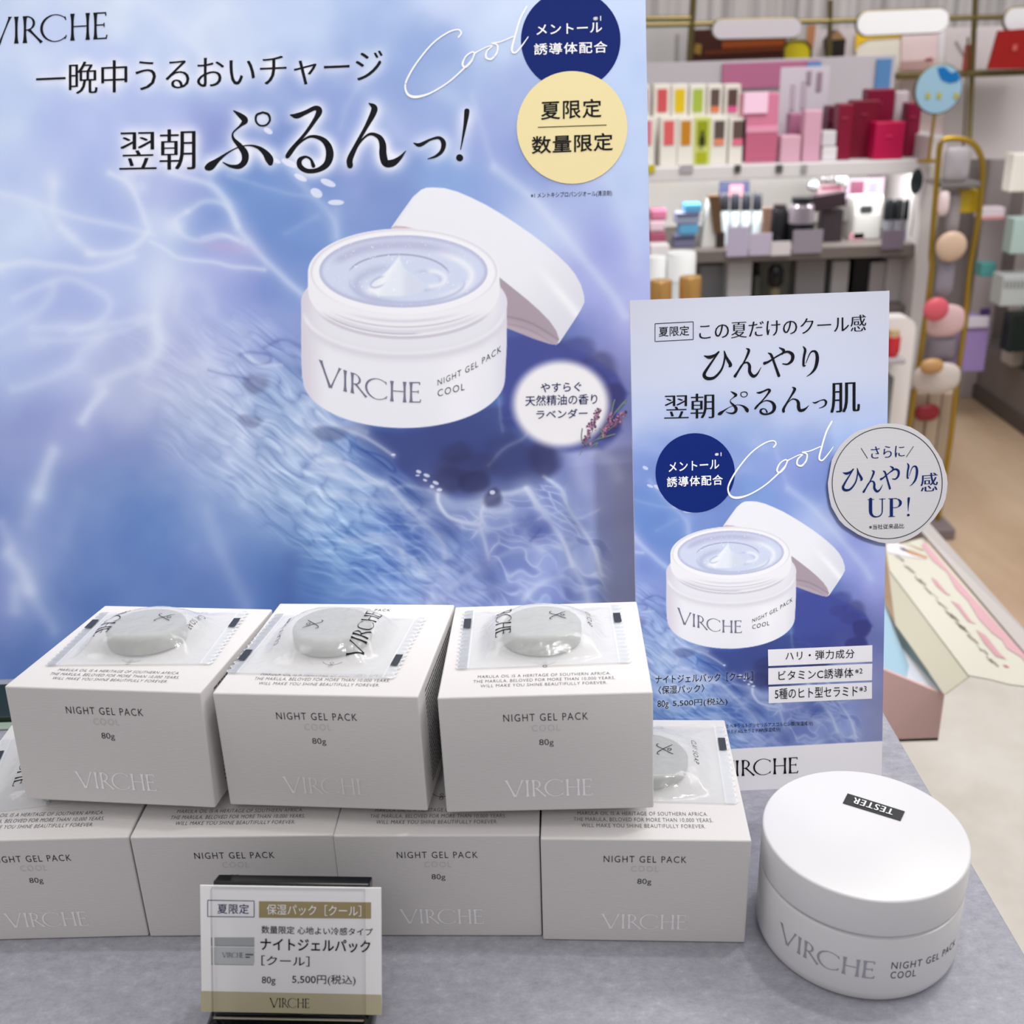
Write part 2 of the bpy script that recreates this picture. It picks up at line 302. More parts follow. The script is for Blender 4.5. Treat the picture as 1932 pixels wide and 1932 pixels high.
# ------------------------------------------------------------------ painter of the printed water photograph (poster coordinates = photo pixels)
CTRL = """0,0,188,206,238;200,0,198,214,242;350,0,190,207,243;500,0,176,196,240;700,0,158,184,234;850,0,186,203,241;950,0,190,208,243;1200,0,182,204,243
0,80,182,202,242;120,90,182,200,243;300,80,182,202,242;430,60,196,213,243;560,70,178,200,240;700,70,150,178,230;820,90,130,160,222;930,70,180,203,242;1200,90,176,200,243
0,150,178,199,242;200,150,170,188,240;400,150,160,184,236;520,170,140,165,226;600,190,130,155,222;700,150,122,150,218;780,160,104,140,212;850,160,128,160,222;950,170,146,170,226;1200,150,172,198,243
0,250,178,200,243;150,250,168,186,240;300,250,165,182,238;420,240,140,155,222;480,250,115,145,214;560,230,112,140,212;700,240,135,160,225;760,200,150,170,228;900,250,140,160,226;960,300,134,155,222;1200,250,176,200,243
0,350,170,190,240;60,330,172,190,240;180,350,160,180,236;300,330,160,175,232;350,370,150,160,226;430,350,92,135,212;520,350,104,142,214;600,370,112,145,214;680,320,130,150,218;740,340,108,140,210;850,330,120,158,224;950,380,125,155,224;1010,340,118,142,215;1100,380,155,175,232;1200,360,170,195,240
0,440,196,214,246;60,430,190,210,246;150,440,165,185,238;240,430,150,170,232;300,430,168,188,240;380,420,92,135,212;430,470,160,165,225;520,420,98,138,212;560,460,100,140,212;1000,440,172,192,240;1080,430,150,165,230;1130,470,135,145,225;1200,440,165,185,240
0,530,176,197,244;80,560,152,172,232;170,560,150,170,232;230,540,168,186,240;400,520,150,165,230;460,540,128,148,220;540,520,112,142,214;1120,560,150,160,230;1200,540,160,172,234
0,620,170,190,240;120,640,165,180,236;250,640,152,166,224;330,650,160,172,226;400,630,150,165,226;480,620,134,154,220;550,640,130,152,216;1000,640,66,92,168;1060,640,70,95,172;1120,640,140,148,222;1190,640,158,165,230
0,700,160,180,234;100,700,160,178,232;200,700,164,178,226;300,690,172,182,225;380,700,172,184,226;470,700,150,168,220;540,720,120,148,205;560,760,130,158,212;970,700,64,98,176;1160,700,86,92,160;1195,700,130,138,205
0,770,146,164,222;100,780,140,155,218;160,790,150,162,222;260,780,168,180,224;340,770,168,186,226;440,780,170,188,226;520,770,120,148,204;580,800,130,160,212;660,830,66,108,188;760,840,60,92,176;900,830,56,84,168;960,800,70,104,180;1180,790,92,106,170
0,840,140,154,214;60,850,130,145,210;180,850,124,142,206;270,850,122,142,205;330,870,150,168,218;420,850,162,182,226;520,850,150,175,220;600,860,140,166,214;660,880,80,116,190;740,880,52,74,150;850,860,54,70,146;940,870,58,78,150;1010,860,60,70,140;1060,890,96,110,180;1110,880,150,156,222;1180,860,128,130,186
0,920,120,146,210;100,930,112,140,206;200,920,108,140,206;290,920,100,138,206;380,930,130,158,216;480,920,150,176,222;580,930,136,166,216;660,930,112,150,212;760,930,62,96,176;830,915,44,62,132;900,925,44,56,124;960,900,60,82,158;1030,920,88,116,192;1100,930,148,158,224;1180,930,138,140,186
0,990,112,136,206;100,1000,110,138,206;200,1000,100,134,204;300,990,92,132,204;400,1000,106,142,208;480,1000,124,156,214;560,1000,124,162,216;660,980,108,150,212;740,985,86,128,205;800,985,60,90,178;860,960,110,150,212;900,1000,84,116,196;960,970,124,150,214;1010,990,70,94,170;1060,970,84,116,196;1120,990,150,164,226;1180,1000,138,140,180
0,1060,104,130,204;60,1060,140,160,218;150,1060,92,128,200;300,1060,88,126,200;400,1050,110,138,208;480,1060,84,126,198;560,1060,80,124,196;640,1050,90,136,206;760,1040,104,144,214;850,1040,110,144,212;920,1060,108,138,208;1000,1040,138,162,224;1060,1060,120,148,216;1120,1060,150,166,228;1180,1070,140,146,184
0,1130,118,138,208;60,1140,110,138,206;130,1120,80,116,190;250,1130,86,122,196;400,1130,84,120,194;460,1120,90,124,198;540,1120,66,110,186;640,1120,90,134,206;740,1120,104,142,214;860,1110,132,152,216;940,1080,118,138,204;1000,1120,152,172,230;1080,1110,126,146,214;1180,1140,136,144,184
0,1280,90,124,198;100,1240,84,120,194;300,1240,82,118,192;600,1240,90,130,204;900,1240,120,148,214;1180,1240,140,150,200"""
CT = np.array([[float(v) for v in q.split(',')] for q in CTRL.replace('\n', ';').split(';')], np.float32)
#           points (x, y) ... , width, strength
ST = [([(323, 326), (394, 348), (427, 381), (450, 427), (477, 464), (517, 507), (570, 557)], 7, .62), ([(394, 300), (400, 350), (430, 385)], 9, .3),
      ([(205, 325), (238, 345), (258, 374), (272, 411), (281, 434), (252, 464), (212, 477), (165, 477)], 6, .7), ([(240, 335), (252, 352), (268, 352)], 14, .6),
      ([(285, 455), (312, 470), (341, 487), (414, 497), (500, 510)], 4, .6), ([(351, 398), (331, 417), (348, 444), (381, 454), (430, 444), (464, 460)], 5, .55), ([(325, 425), (335, 425)], 14, .7),
      ([(351, 398), (384, 381), (424, 388), (450, 427)], 5, .5), ([(384, 448), (420, 441), (450, 452)], 3, .4), ([(290, 410), (330, 440)], 16, .35), ([(0, 364), (50, 378), (100, 394), (150, 411), (215, 424), (290, 440)], 6, .5), ([(0, 372), (70, 400), (90, 450)], 7, .3),
      ([(99, 345), (99, 364), (103, 407), (129, 444), (172, 477)], 8, .5), ([(98, 335), (100, 345)], 17, .55), ([(115, 430), (140, 450)], 9, .5), ([(0, 503), (50, 494), (116, 503), (182, 507), (248, 484)], 7, .65), ([(0, 500), (0, 512)], 10, .4),
      ([(26, 563), (83, 537), (132, 527), (182, 547), (209, 573), (192, 603), (132, 626)], 7, .45), ([(0, 625), (66, 590), (95, 560), (100, 540)], 9, .4), ([(60, 620), (180, 615), (270, 598)], 8, .45), ([(60, 640), (150, 640), (240, 620), (290, 600)], 6, .35),
      ([(310, 512), (300, 540)], 38, .75), ([(295, 570), (292, 600), (296, 640)], 11, .5), ([(360, 530), (385, 545), (400, 575)], 14, .25), ([(340, 540), (330, 590)], 8, .25), ([(265, 0), (331, 50), (381, 100)], 9, .4), ([(415, 15), (376, 52), (391, 98)], 16, .4),
      ([(30, 90), (70, 120)], 26, .35), ([(0, 250), (30, 240)], 20, .35), ([(517, 288), (596, 374), (630, 414), (636, 450)], 6, .3), ([(636, 400), (632, 450)], 11, .25), ([(430, 330), (520, 360), (600, 372)], 4, .18), ([(540, 440), (600, 410)], 5, .15),
      ([(931, 315), (991, 361), (1027, 398), (1090, 477), (1143, 543), (1180, 596)], 9, .5), ([(1005, 385), (1030, 400), (1090, 470)], 22, .22), ([(980, 400), (1020, 430), (1060, 480)], 30, .25), ([(890, 180), (905, 230), (930, 310)], 6, .2), ([(1150, 350), (1185, 420), (1195, 500)], 16, .25),
      ([(640, 150), (700, 180), (760, 260)], 14, .2), ([(790, 160), (850, 150)], 30, .2), ([(830, 175), (855, 185)], 14, .3), ([(640, 240), (660, 190), (700, 120)], 5, .18), ([(560, 200), (470, 180)], 22, .15), ([(1110, 340), (1140, 330)], 14, .3),
      ([(292, 600), (301, 653), (280, 681), (230, 702), (186, 724)], 10, .5), ([(300, 640), (296, 660)], 16, .35), ([(193, 740), (174, 762), (155, 792)], 9, .7), ([(196, 631), (155, 662), (140, 690), (87, 715), (25, 734)], 10, .4), ([(0, 660), (80, 650)], 14, .3), ([(180, 650), (150, 690)], 16, .3),
      ([(102, 850), (88, 880), (71, 935)], 13, .62), ([(71, 935), (50, 985)], 16, .3), ([(16, 1044), (40, 1075), (56, 1112)], 14, .62), ([(56, 1112), (102, 1190)], 12, .3), ([(30, 1110), (28, 1150)], 12, .4), ([(0, 990), (20, 1030)], 10, .3),
      ([(391, 966), (413, 1035), (450, 1112), (466, 1143)], 13, .26), ([(150, 930), (120, 1020)], 18, .16), ([(550, 1060), (540, 1130)], 20, -.3), ([(280, 690), (272, 720), (300, 745), (330, 750)], 9, .3), ([(410, 640), (380, 690)], 20, .25), ([(440, 610), (470, 640)], 8, .3),
      ([(450, 668), (480, 685), (508, 684), (505, 670), (475, 664), (450, 668)], 2.5, -.35), ([(455, 660), (470, 672), (500, 690), (530, 690)], 2.5, .4), ([(395, 697), (430, 708), (470, 714)], 2, -.3), ([(500, 655), (530, 640), (570, 655)], 3, -.3),
      ([(600, 779), (643, 806), (693, 826), (742, 859)], 3.5, .6), ([(595, 800), (640, 800), (690, 815)], 5, .4), ([(570, 760), (620, 770), (680, 800)], 9, .3),
      ([(600, 868), (640, 870), (699, 902), (739, 925), (772, 958), (805, 991), (832, 1021), (838, 1050)], 5, .6), ([(560, 830), (610, 850), (640, 885)], 10, .5), ([(590, 880), (650, 905), (720, 915)], 5, .5), ([(600, 930), (680, 940), (750, 950)], 5, .4),
      ([(825, 932), (829, 951), (852, 978), (905, 988), (910, 968), (918, 948)], 6, .75), ([(905, 988), (915, 1021), (921, 1054)], 6, .65), ([(820, 926), (860, 955), (930, 950), (960, 965)], 16, .3),
      ([(991, 922), (1017, 955), (1041, 988), (1064, 1024), (1080, 1064)], 7, .8), ([(1000, 925), (1035, 975), (1058, 1010)], 3, .5), ([(1027, 898), (1057, 922), (1074, 958), (1097, 998), (1123, 1038), (1137, 1085)], 6, .6), ([(915, 945), (940, 934), (965, 932), (994, 922)], 8, .55), ([(920, 962), (945, 965), (960, 960)], 9, .5),
      ([(995, 985), (1030, 975), (1075, 960)], 5, .35), ([(1060, 985), (1100, 975), (1130, 960)], 5, .3), ([(925, 1000), (960, 990), (985, 985)], 5, .4), ([(930, 1010), (990, 1020), (1040, 1015)], 4, .3), ([(920, 1060), (970, 1040), (1040, 1035), (1080, 1025)], 9, .3), ([(990, 1005), (1010, 1030), (1020, 1040)], 10, .5),
      ([(750, 965), (790, 955), (830, 960)], 5, .25), ([(740, 925), (770, 918), (810, 925)], 4, .35), ([(770, 985), (810, 975)], 5, .25), ([(990, 1130), (1020, 1100), (1060, 1085)], 10, .5), ([(1080, 1064), (1100, 1100), (1110, 1140)], 10, .4), ([(700, 1010), (770, 1050), (800, 1080)], 6, .35), ([(650, 1020), (740, 1020), (760, 1050), (770, 1080)], 5, .35),
      ([(780, 1085), (860, 1070), (910, 1070)], 12, .25), ([(820, 1130), (900, 1120), (960, 1100)], 14, .2), ([(850, 1110), (900, 1075)], 8, .25), ([(560, 790), (600, 830), (590, 850), (560, 830)], 4, .45), ([(540, 770), (580, 790), (640, 830)], 4, .35),
      ([(1000, 1020), (1020, 1000)], 5, -.3), ([(915, 1062), (925, 1100), (935, 1120)], 26, -.35), ([(1010, 1000), (1030, 1000)], 28, -.45), ([(985, 985), (1005, 980)], 18, -.35), ([(840, 1000), (845, 1005)], 26, -.35), ([(1070, 960), (1090, 1000)], 14, -.2), ([(1050, 1090), (1075, 1120)], 26, -.25), ([(930, 1010), (950, 1015)], 18, -.25),
      ([(920, 880), (950, 850), (985, 830), (1000, 812)], 3, .3), ([(950, 790), (975, 790), (1000, 800)], 2.5, .2), ([(940, 750), (945, 790), (950, 815)], 3, .2), ([(1125, 850), (1150, 870), (1165, 900)], 12, .35), ([(1085, 860), (1100, 920)], 18, .35)]
DK = [((860, 855), (32, 22), .45), ((850, 905), (36, 22), .5), ((893, 912), (26, 20), .65), ((1027, 865), (30, 34), .55), ((965, 865), (60, 40), .22), ((930, 940), (16, 16), .6), ((880, 880), (60, 24), .35), ((620, 815), (30, 14), .3), ((480, 720), (22, 20), .28), ((470, 790), (24, 12), .25), ((1130, 690), (34, 26), .45), ((1090, 655), (30, 22), .35)]
PET = [(506, 247, 9, 5, 30), (520, 303, 10, 4, 25), (567, 335, 13, 5, 28), (546, 308, 16, 6, 25), (619, 345, 15, 6, 22), (597, 364, 12, 8, 30), (634, 382, 15, 5, 0), (790, 890, 5, 3, 20), (805, 897, 6, 3, 20), (802, 906, 4, 2, 20), (822, 911, 6, 3, 25), (815, 918, 4, 3, 20), (829, 924, 5, 3, 0), (788, 897, 4, 1.5, 0), (929, 929, 5, 4, 0), (742, 858, 4, 2, 0)]
def vnoise(x, y, seed=0):
    xi, yi = np.floor(x).astype(np.int64), np.floor(y).astype(np.int64); fx, fy = x - xi, y - yi
    fx, fy = fx * fx * (3 - 2 * fx), fy * fy * (3 - 2 * fy)
    def h(a, b):
        n = (a * 374761393 + b * 668265263 + seed * 982451653) & 0xffffffff; n = ((n ^ (n >> 13)) * 1274126177) & 0xffffffff
        return ((n ^ (n >> 16)) & 0xffff) / 65535.0
    return (h(xi, yi) * (1 - fx) + h(xi + 1, yi) * fx) * (1 - fy) + (h(xi, yi + 1) * (1 - fx) + h(xi + 1, yi + 1) * fx) * fy
def worley(u, v, seed):
    iu, iv = np.floor(u), np.floor(v); d1 = np.full(u.shape, 9.); d2 = d1.copy(); cid = np.zeros(u.shape)
    for i in (-1, 0, 1):
        for j in (-1, 0, 1):
            a, b = iu + i, iv + j; jx, jy = vnoise(a, b, seed), vnoise(a, b, seed + 1); d = np.hypot(a + .15 + .7 * jx - u, b + .15 + .7 * jy - v)
            c = vnoise(a, b, seed + 2); new = d < d1; d2 = np.where(new, d1, np.minimum(d2, d)); cid = np.where(new, c, cid); d1 = np.where(new, d, d1)
    return d1, d2, cid
def sm(a, b, x): t = np.clip((x - a) / (b - a), 0, 1); return t * t * (3 - 2 * t)
def sdpoly(x, y, P):                      # signed distance to a polygon (negative inside)
    P = np.asarray(P, float); d = np.full(x.shape, 1e9); s = np.ones(x.shape)
    for i in range(len(P)):
        a, b = P[i], P[i - 1]; e = b - a; wx, wy = x - a[0], y - a[1]
        t = np.clip((wx * e[0] + wy * e[1]) / (e @ e + 1e-9), 0, 1); d = np.minimum(d, (wx - e[0] * t) ** 2 + (wy - e[1] * t) ** 2)
        c1, c2, c3 = y >= a[1], y < b[1], e[0] * wy > e[1] * wx
        s = np.where((c1 & c2 & c3) | (~c1 & ~c2 & ~c3), -s, s)
    return s * np.sqrt(d)
def sdell(x, y, cx, cy, rx, ry, rot=0):
    c, s = math.cos(math.radians(rot)), math.sin(math.radians(rot)); u, v = (x - cx) * c + (y - cy) * s, -(x - cx) * s + (y - cy) * c
    k = np.sqrt((u / rx) ** 2 + (v / ry) ** 2); g = np.sqrt((u / rx ** 2) ** 2 + (v / ry ** 2) ** 2) + 1e-9
    return np.where(k > 0.05, (k - 1) * k / g, -min(rx, ry))
def blend(C, m, col, a):                  # C[m] towards col by a
    C[m] += (np.asarray(col, np.float32) - C[m]) * np.clip(a, 0, 1)[:, None].astype(np.float32)
def water(x, y):
    n = len(x); C = np.zeros((n, 3), np.float32); w = np.zeros(n, np.float32)
    xs = x + 26 * (vnoise(x / 70, y / 70, 3) - .5) + 10 * (vnoise(x / 25, y / 25, 4) - .5); ys = y + 26 * (vnoise(x / 70, y / 70, 5) - .5) + 10 * (vnoise(x / 25, y / 25, 6) - .5)
    for p in CT:
        k = np.exp(-((xs - p[0]) ** 2 + (ys - p[1]) ** 2) / (2 * 38.0 ** 2)).astype(np.float32) + np.float32(1e-7) / (1 + ((xs - p[0]) ** 2 + (ys - p[1]) ** 2).astype(np.float32) * 1e-3)
        C += k[:, None] * p[2:]; w += k
    C /= w[:, None]
    k = (vnoise(x / 60 + y / 200, y / 60, 11) - .5) * 10 + (vnoise(x / 28, y / 28, 12) - .5) * 5
    C += k[:, None] * np.array([1, .9, .5], np.float32)
    # ripples running down to the right
    def ridge(u, v, s): return (1 - np.abs(2 * vnoise(u, v, s) - 1)) ** 2.2
    wx = x + 14 * (vnoise(x / 40, y / 40, 21) - .5); wy = y + 14 * (vnoise(x / 40, y / 40, 22) - .5)
    u1, v1 = wx * .80 + wy * .60, -wx * .60 + wy * .80
    band = sm(250, 330, x + (y - 800) * -.3) * sm(-175, -60, (y - 660) * 1.0 - (x - 300) * .02 - 60) * (1 - sm(-25, 55, (y - 880) - (x - 350) * .62)) * (1 - sm(640, 720, x - (y - 800) * .9))
    r = ridge(u1 / 90, v1 / 14, 31) + .7 * ridge(u1 / 50, v1 / 7, 32); dk = ridge(u1 / 46, v1 / 11, 33) ** 1.4
    near = sm(330, 560, x)
    C += (band * (r * (10 + 24 * near) - dk * (8 + 28 * near)))[:, None] * np.array([1, .92, .62], np.float32)
    band2 = sm(540, 600, x) * sm(840, 900, y - (x - 600) * .4) * (1 - sm(745, 830, x - (y - 900) * .35)) * (1 - .5 * sm(1090, 1180, y))
    r = ridge(wx / 75, (wy - wx * .12) / 13, 41) + .5 * ridge(wx / 50, (wy - wx * .2) / 7, 42)
    C += (band2 * (r * 30 - 12))[:, None] * np.array([1, .9, .5], np.float32)
    band3 = sm(700, 800, x) * sm(925, 975, y + 0 * x) * (1 - sm(1085, 1110, x - (y - 900) * .15))
    C += (band3 * (ridge(wx / 22, (wy + wx * .2) / 30, 51) * 22 - 8))[:, None] * np.array([1, .95, .6], np.float32)
    q6 = lambda P: [(600 + a * .5495, 600 + b * .5495) for a, b in P]
    m = np.nonzero((x > 620) & (x < 1180) & (y > 740) & (y < 1180))[0]
    if len(m):
        blend(C, m, (146, 164, 224), .55 * (1 - sm(-14, 14, sdpoly(wx[m], wy[m], q6([(415, 600), (580, 640), (720, 590), (790, 560), (850, 600), (960, 760), (1000, 990), (760, 990), (640, 800), (560, 760), (470, 700)])))))
        X, Y = wx[m] + 20 * (vnoise(x[m] / 24, y[m] / 24, 61) - .5) + 26 * (vnoise(x[m] / 55, y[m] / 55, 63) - .5), wy[m] + 20 * (vnoise(x[m] / 24, y[m] / 24, 62) - .5) + 26 * (vnoise(x[m] / 55, y[m] / 55, 64) - .5); k = 1 - sm(-16, 16, sdpoly(X, Y, q6([(420, 610), (580, 645), (720, 592), (790, 560), (870, 620), (980, 800), (1010, 990), (420, 990), (560, 860), (470, 720)]))); tt = (Y - 880) / 300
        d1, d2, cid = worley((X - tt * 55 - 20 * np.sin(Y / 60)) / (40 + 14 * tt), (Y + X * .28) / (42 + 60 * tt.clip(0)), 9)
        blend(C, m, (62, 84, 166), k * .62 * (cid > .55) * (cid - .2) * sm(.04, .35, d2 - d1)); blend(C, m, (214, 226, 248), k * (.5 * np.exp(-((d2 - d1) / .08) ** 2) + .4 * np.exp(-((d2 - d1) / .26) ** 2)) * sm(.2, .8, vnoise(X / 45, Y / 45, 14)) * (1 - .6 * sm(1040, 1130, Y)))
        blend(C, m, (48, 62, 132), .72 * (1 - sm(-9, 9, sdpoly(wx[m], wy[m], q6([(60, 360), (300, 385), (520, 330), (640, 290), (690, 420), (760, 450), (820, 460), (828, 505), (775, 560), (700, 588), (640, 606), (590, 640), (500, 616), (420, 602), (350, 574), (270, 500), (180, 430)])))))
    for P, wd, a in ST:
        S = smooth_path(P, 5) if len(P) > 2 else np.array(P, float); lo, hi = S.min(0) - wd * 6.5, S.max(0) + wd * 6.5
        m = np.nonzero((x > lo[0]) & (x < hi[0]) & (y > lo[1]) & (y < hi[1]))[0]
        if not len(m): continue
        X, Y = wx[m] * .35 + x[m] * .65, wy[m] * .35 + y[m] * .65; d = np.full(len(m), 1e9)
        for i in range(len(S) - 1):
            e = S[i + 1] - S[i]; t = np.clip(((X - S[i, 0]) * e[0] + (Y - S[i, 1]) * e[1]) / (e @ e + 1e-9), 0, 1)
            d = np.minimum(d, (X - S[i, 0] - e[0] * t) ** 2 + (Y - S[i, 1] - e[1] * t) ** 2)
        hi = 1.5 if P[0][0] > 780 and P[0][1] > 880 else 1.0; g = hi * (.62 * np.exp(-d / (wd * wd * (.45 if hi > 1 else 1.3))) + .28 * np.exp(-d / (wd * wd * 9)))
        blend(C, m, (212, 224, 246) if a > 0 else (52, 70, 150), g * abs(a))
    for (cx, cy), (rx, ry), a in DK:
        m = np.nonzero((abs(x - cx) < rx * 2) & (abs(y - cy) < ry * 2))[0]
        if len(m): blend(C, m, (36, 38, 88), a * (1 - sm(-.35, .35, np.hypot((wx[m] - cx) / rx, (wy[m] - cy) / ry) - 1)))
    m = np.nonzero((abs(x - 425) < 70) & (abs(y - 466) < 28))[0]
    if len(m): blend(C, m, (190, 160, 215), .45 * np.exp(-((x[m] - 425) / 45) ** 2 - ((y[m] - 466 - (x[m] - 425) * .1) / 11) ** 2))
    gr = C @ np.array([.3, .59, .11], np.float32); C += .15 * (gr[:, None] - C) + np.array([6, 5, 3], np.float32)
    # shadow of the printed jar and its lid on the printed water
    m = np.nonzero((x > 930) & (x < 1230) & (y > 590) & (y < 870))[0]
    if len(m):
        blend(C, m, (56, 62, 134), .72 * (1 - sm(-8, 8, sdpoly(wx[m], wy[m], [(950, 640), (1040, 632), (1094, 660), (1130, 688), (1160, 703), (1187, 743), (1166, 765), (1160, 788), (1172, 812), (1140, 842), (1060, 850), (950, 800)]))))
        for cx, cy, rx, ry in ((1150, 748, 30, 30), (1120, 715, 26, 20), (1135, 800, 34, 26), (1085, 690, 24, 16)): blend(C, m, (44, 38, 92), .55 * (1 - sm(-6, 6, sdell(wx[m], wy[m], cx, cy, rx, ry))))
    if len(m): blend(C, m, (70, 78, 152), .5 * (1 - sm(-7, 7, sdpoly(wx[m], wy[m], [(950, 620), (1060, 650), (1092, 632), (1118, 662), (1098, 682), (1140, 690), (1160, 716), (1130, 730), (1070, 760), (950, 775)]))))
    for cx, cy, rx, ry, rot in PET:
        m = np.nonzero((abs(x - cx) < 24) & (abs(y - cy) < 24))[0]
        if len(m): blend(C, m, (226, 230, 246), .85 * (1 - sm(-1, 1.2, sdell(x[m], y[m], cx, cy, rx, ry, rot))))
    return C
def jar_print(x, y, C):
    """the photograph of the open jar printed on poster and card"""
    Z = lambda P: [(540 + a * .3106, 320 + b * .3106) for a, b in P]
    m = np.nonzero((x > 550) & (x < 1120) & (y > 340) & (y < 825))[0]
    if not len(m): return
    X, Y = x[m], y[m]; aa = lambda sd, w=1.0: 1 - sm(-w, w, sd)
    lid = Z([(638, 352), (700, 262), (770, 165), (820, 122), (850, 110), (890, 108), (960, 112), (1040, 134), (1120, 168), (1210, 212), (1300, 265), (1400, 330), (1500, 400), (1580, 462), (1650, 522), (1710, 580), (1755, 635), (1790, 700), (1808, 760), (1812, 805), (1790, 850), (1740, 930), (1690, 1005), (1660, 1050), (1640, 1064), (1600, 1058), (1500, 1024), (1340, 960), (1200, 700), (800, 560)])
    t = ((X - 780) * .8 + (Y - 350) * .6) / 420
    blend(C, m, (233, 234, 240), aa(sdpoly(X, Y, lid))); s = aa(sdpoly(X, Y, lid))
    blend(C, m, (205, 206, 218), s * .55 * sm(.55, 1.0, t)); blend(C, m, (214, 212, 222), s * .5 * (1 - sm(0, 14, (X - 742) * .8 + (Y - 430) * .5 + 6)))
    blend(C, m, (250, 250, 252), s * .6 * np.exp(-(((X - 1080) * .77 - (Y - 560) * .63 + 14) / 9) ** 2) * sm(480, 560, Y))
    und = Z([(1290, 650), (1340, 690), (1400, 738), (1470, 795), (1540, 858), (1600, 920), (1640, 978), (1658, 1030), (1645, 1062), (1600, 1058), (1500, 1026), (1340, 962)])
    u = aa(sdpoly(X, Y, und)); blend(C, m, (166, 152, 164), u)
    for k in (0, 14, 26): blend(C, m, (128, 114, 130), u * .5 * np.exp(-((Y - (598 + k) - (X - 960) * .42 + 6 * np.sin((X - 960) / 25)) / 2.2) ** 2))
    blend(C, m, (190, 176, 186), u * .7 * sm(610, 640, Y - (X - 1000) * .4)); blend(C, m, (206, 180, 188), aa(sdpoly(X, Y, Z([(640, 350), (665, 341), (720, 345), (790, 362), (700, 366), (640, 364)]))))
    # body
    hull = np.minimum(np.maximum(np.maximum(570 - (Y - 575) * .0 - X + 2.5 * sm(650, 760, Y) - 1.5, X - 956 + 3 * sm(640, 720, Y)), np.maximum(572 - Y, Y - 714)), np.minimum(sdell(X, Y, 762.5, 572, 194.5, 84), sdell(X, Y, 762, 714, 190.5, 93.5)))
    b = aa(hull); q = (X - 762) / 195; blend(C, m, (233, 233, 239), b)
    blend(C, m, (206, 198, 212), b * .75 * sm(-.72, -1.0, q)); blend(C, m, (212, 210, 224), b * .6 * sm(.80, 1.0, q)); blend(C, m, (246, 246, 250), b * .5 * np.exp(-((q - .55) / .2) ** 2) * sm(640, 700, Y))
    sh = sdell(X, Y, 762, 592, 190, 82); front = sm(-6, 20, Y - 590)
    blend(C, m, (212, 210, 220), b * .9 * np.exp(-((sh + 2) / 10) ** 2) * front); blend(C, m, (246, 246, 249), b * .8 * np.exp(-((sdell(X, Y, 762, 585, 190, 82) + 1) / 3.5) ** 2) * front)
    blend(C, m, (222, 221, 230), b * (1 - sm(-8, 3, sh)) * front * .5)
    # neck with threads
    nk = np.minimum(sdell(X, Y, 762, 514, 181, 83), np.minimum(np.maximum(np.maximum(581 - X, X - 942.5), np.maximum(514 - Y, Y - 548)), sdell(X, Y, 762, 548, 180.5, 88))); k = aa(nk); blend(C, m, (236, 236, 241), k)
    for cy, ry, a, w, x0, x1 in ((534, 84, .55, 1.6, 560, 960), (545, 86, .75, 1.3, 560, 800), (549, 88, .8, 1.2, 585, 960), (557, 90, .55, 1.2, 660, 960), (523, 84, .35, 3, 560, 960), (541, 86, .3, 4, 560, 960)):
        blend(C, m, (168, 164, 182), k * a * np.exp(-(sdell(X, Y, 762, cy, 181, ry - 1) / w) ** 2) * front * sm(x0, x0 + 14, X) * (1 - sm(x1 - 26, x1, X)))
    blend(C, m, (170, 160, 176), b * .5 * np.exp(-((sdell(X, Y, 762, 552, 181, 86)) / 2.2) ** 2) * front)
    r = aa(sdell(X, Y, 762, 513, 176.5, 81)); blend(C, m, (240, 240, 244), r)
    blend(C, m, (214, 212, 222), r * .8 * np.exp(-((sdell(X, Y, 762, 515, 175, 82)) / 3) ** 2))
    g0 = sdell(X, Y, 761, 512, 159, 68.5); g = aa(g0); blend(C, m, (206, 214, 236), g)
    blend(C, m, (176, 178, 208), g * .7 * np.exp(-((g0 + 3) / 4) ** 2)); blend(C, m, (182, 184, 214), g * .9 * np.exp(-((sdell(X, Y, 758, 512, 118, 42) - 8) / 9) ** 2) * (1 - sm(485, 505, Y)) * (1 - sm(790, 900, X)))
    blend(C, m, (150, 148, 184), g * .9 * np.exp(-((sdell(X, Y, 752, 522, 96, 42)) / 1.5) ** 2) * (1 - sm(500, 516, Y - (X - 660) * .02))); blend(C, m, (240, 243, 248), g * .75 * np.exp(-((sdell(X, Y, 765, 520, 125, 48)) / 7) ** 2) * sm(800, 870, X))
    blend(C, m, (178, 186, 216), g * .75 * np.exp(-((sdell(X, Y, 768, 533, 108, 38)) / 3) ** 2) * sm(520, 545, Y)); blend(C, m, (182, 188, 216), g * .8 * np.exp(-((sdell(X, Y, 752, 538, 80, 34)) / 8) ** 2) * (1 - sm(700, 770, X)))
    blend(C, m, (188, 196, 222), g * .8 * np.exp(-((sdell(X, Y, 795, 530, 36, 18)) / 3) ** 2) * sm(775, 800, X)); blend(C, m, (236, 240, 247), g * .8 * np.exp(-((sdell(X, Y, 812, 526, 28, 14)) / 5) ** 2) * sm(800, 815, X))
    cone = Z([(688, 528), (696, 556), (712, 592), (745, 625), (800, 660), (850, 700), (830, 740), (700, 770), (560, 768), (500, 730), (510, 690), (560, 660), (610, 620), (650, 575)]); c = aa(sdpoly(X, Y, cone), 3) * g
    blend(C, m, (226, 232, 243), c); blend(C, m, (200, 206, 226), c * .6 * sm(750, 775, X)); blend(C, m, (240, 243, 248), c * np.exp(-((X - 748 + (Y - 484) * .55) / 9) ** 2) * .8)
    blend(C, m, (240, 243, 247), g * .7 * np.exp(-((X - 700) / 10) ** 2 - ((Y - 548) / 8) ** 2)); blend(C, m, (170, 176, 206), g * .7 * np.exp(-((sdell(X, Y, 716, 532, 18, 8, -25)) / 2) ** 2) * (1 - sm(715, 730, X)))
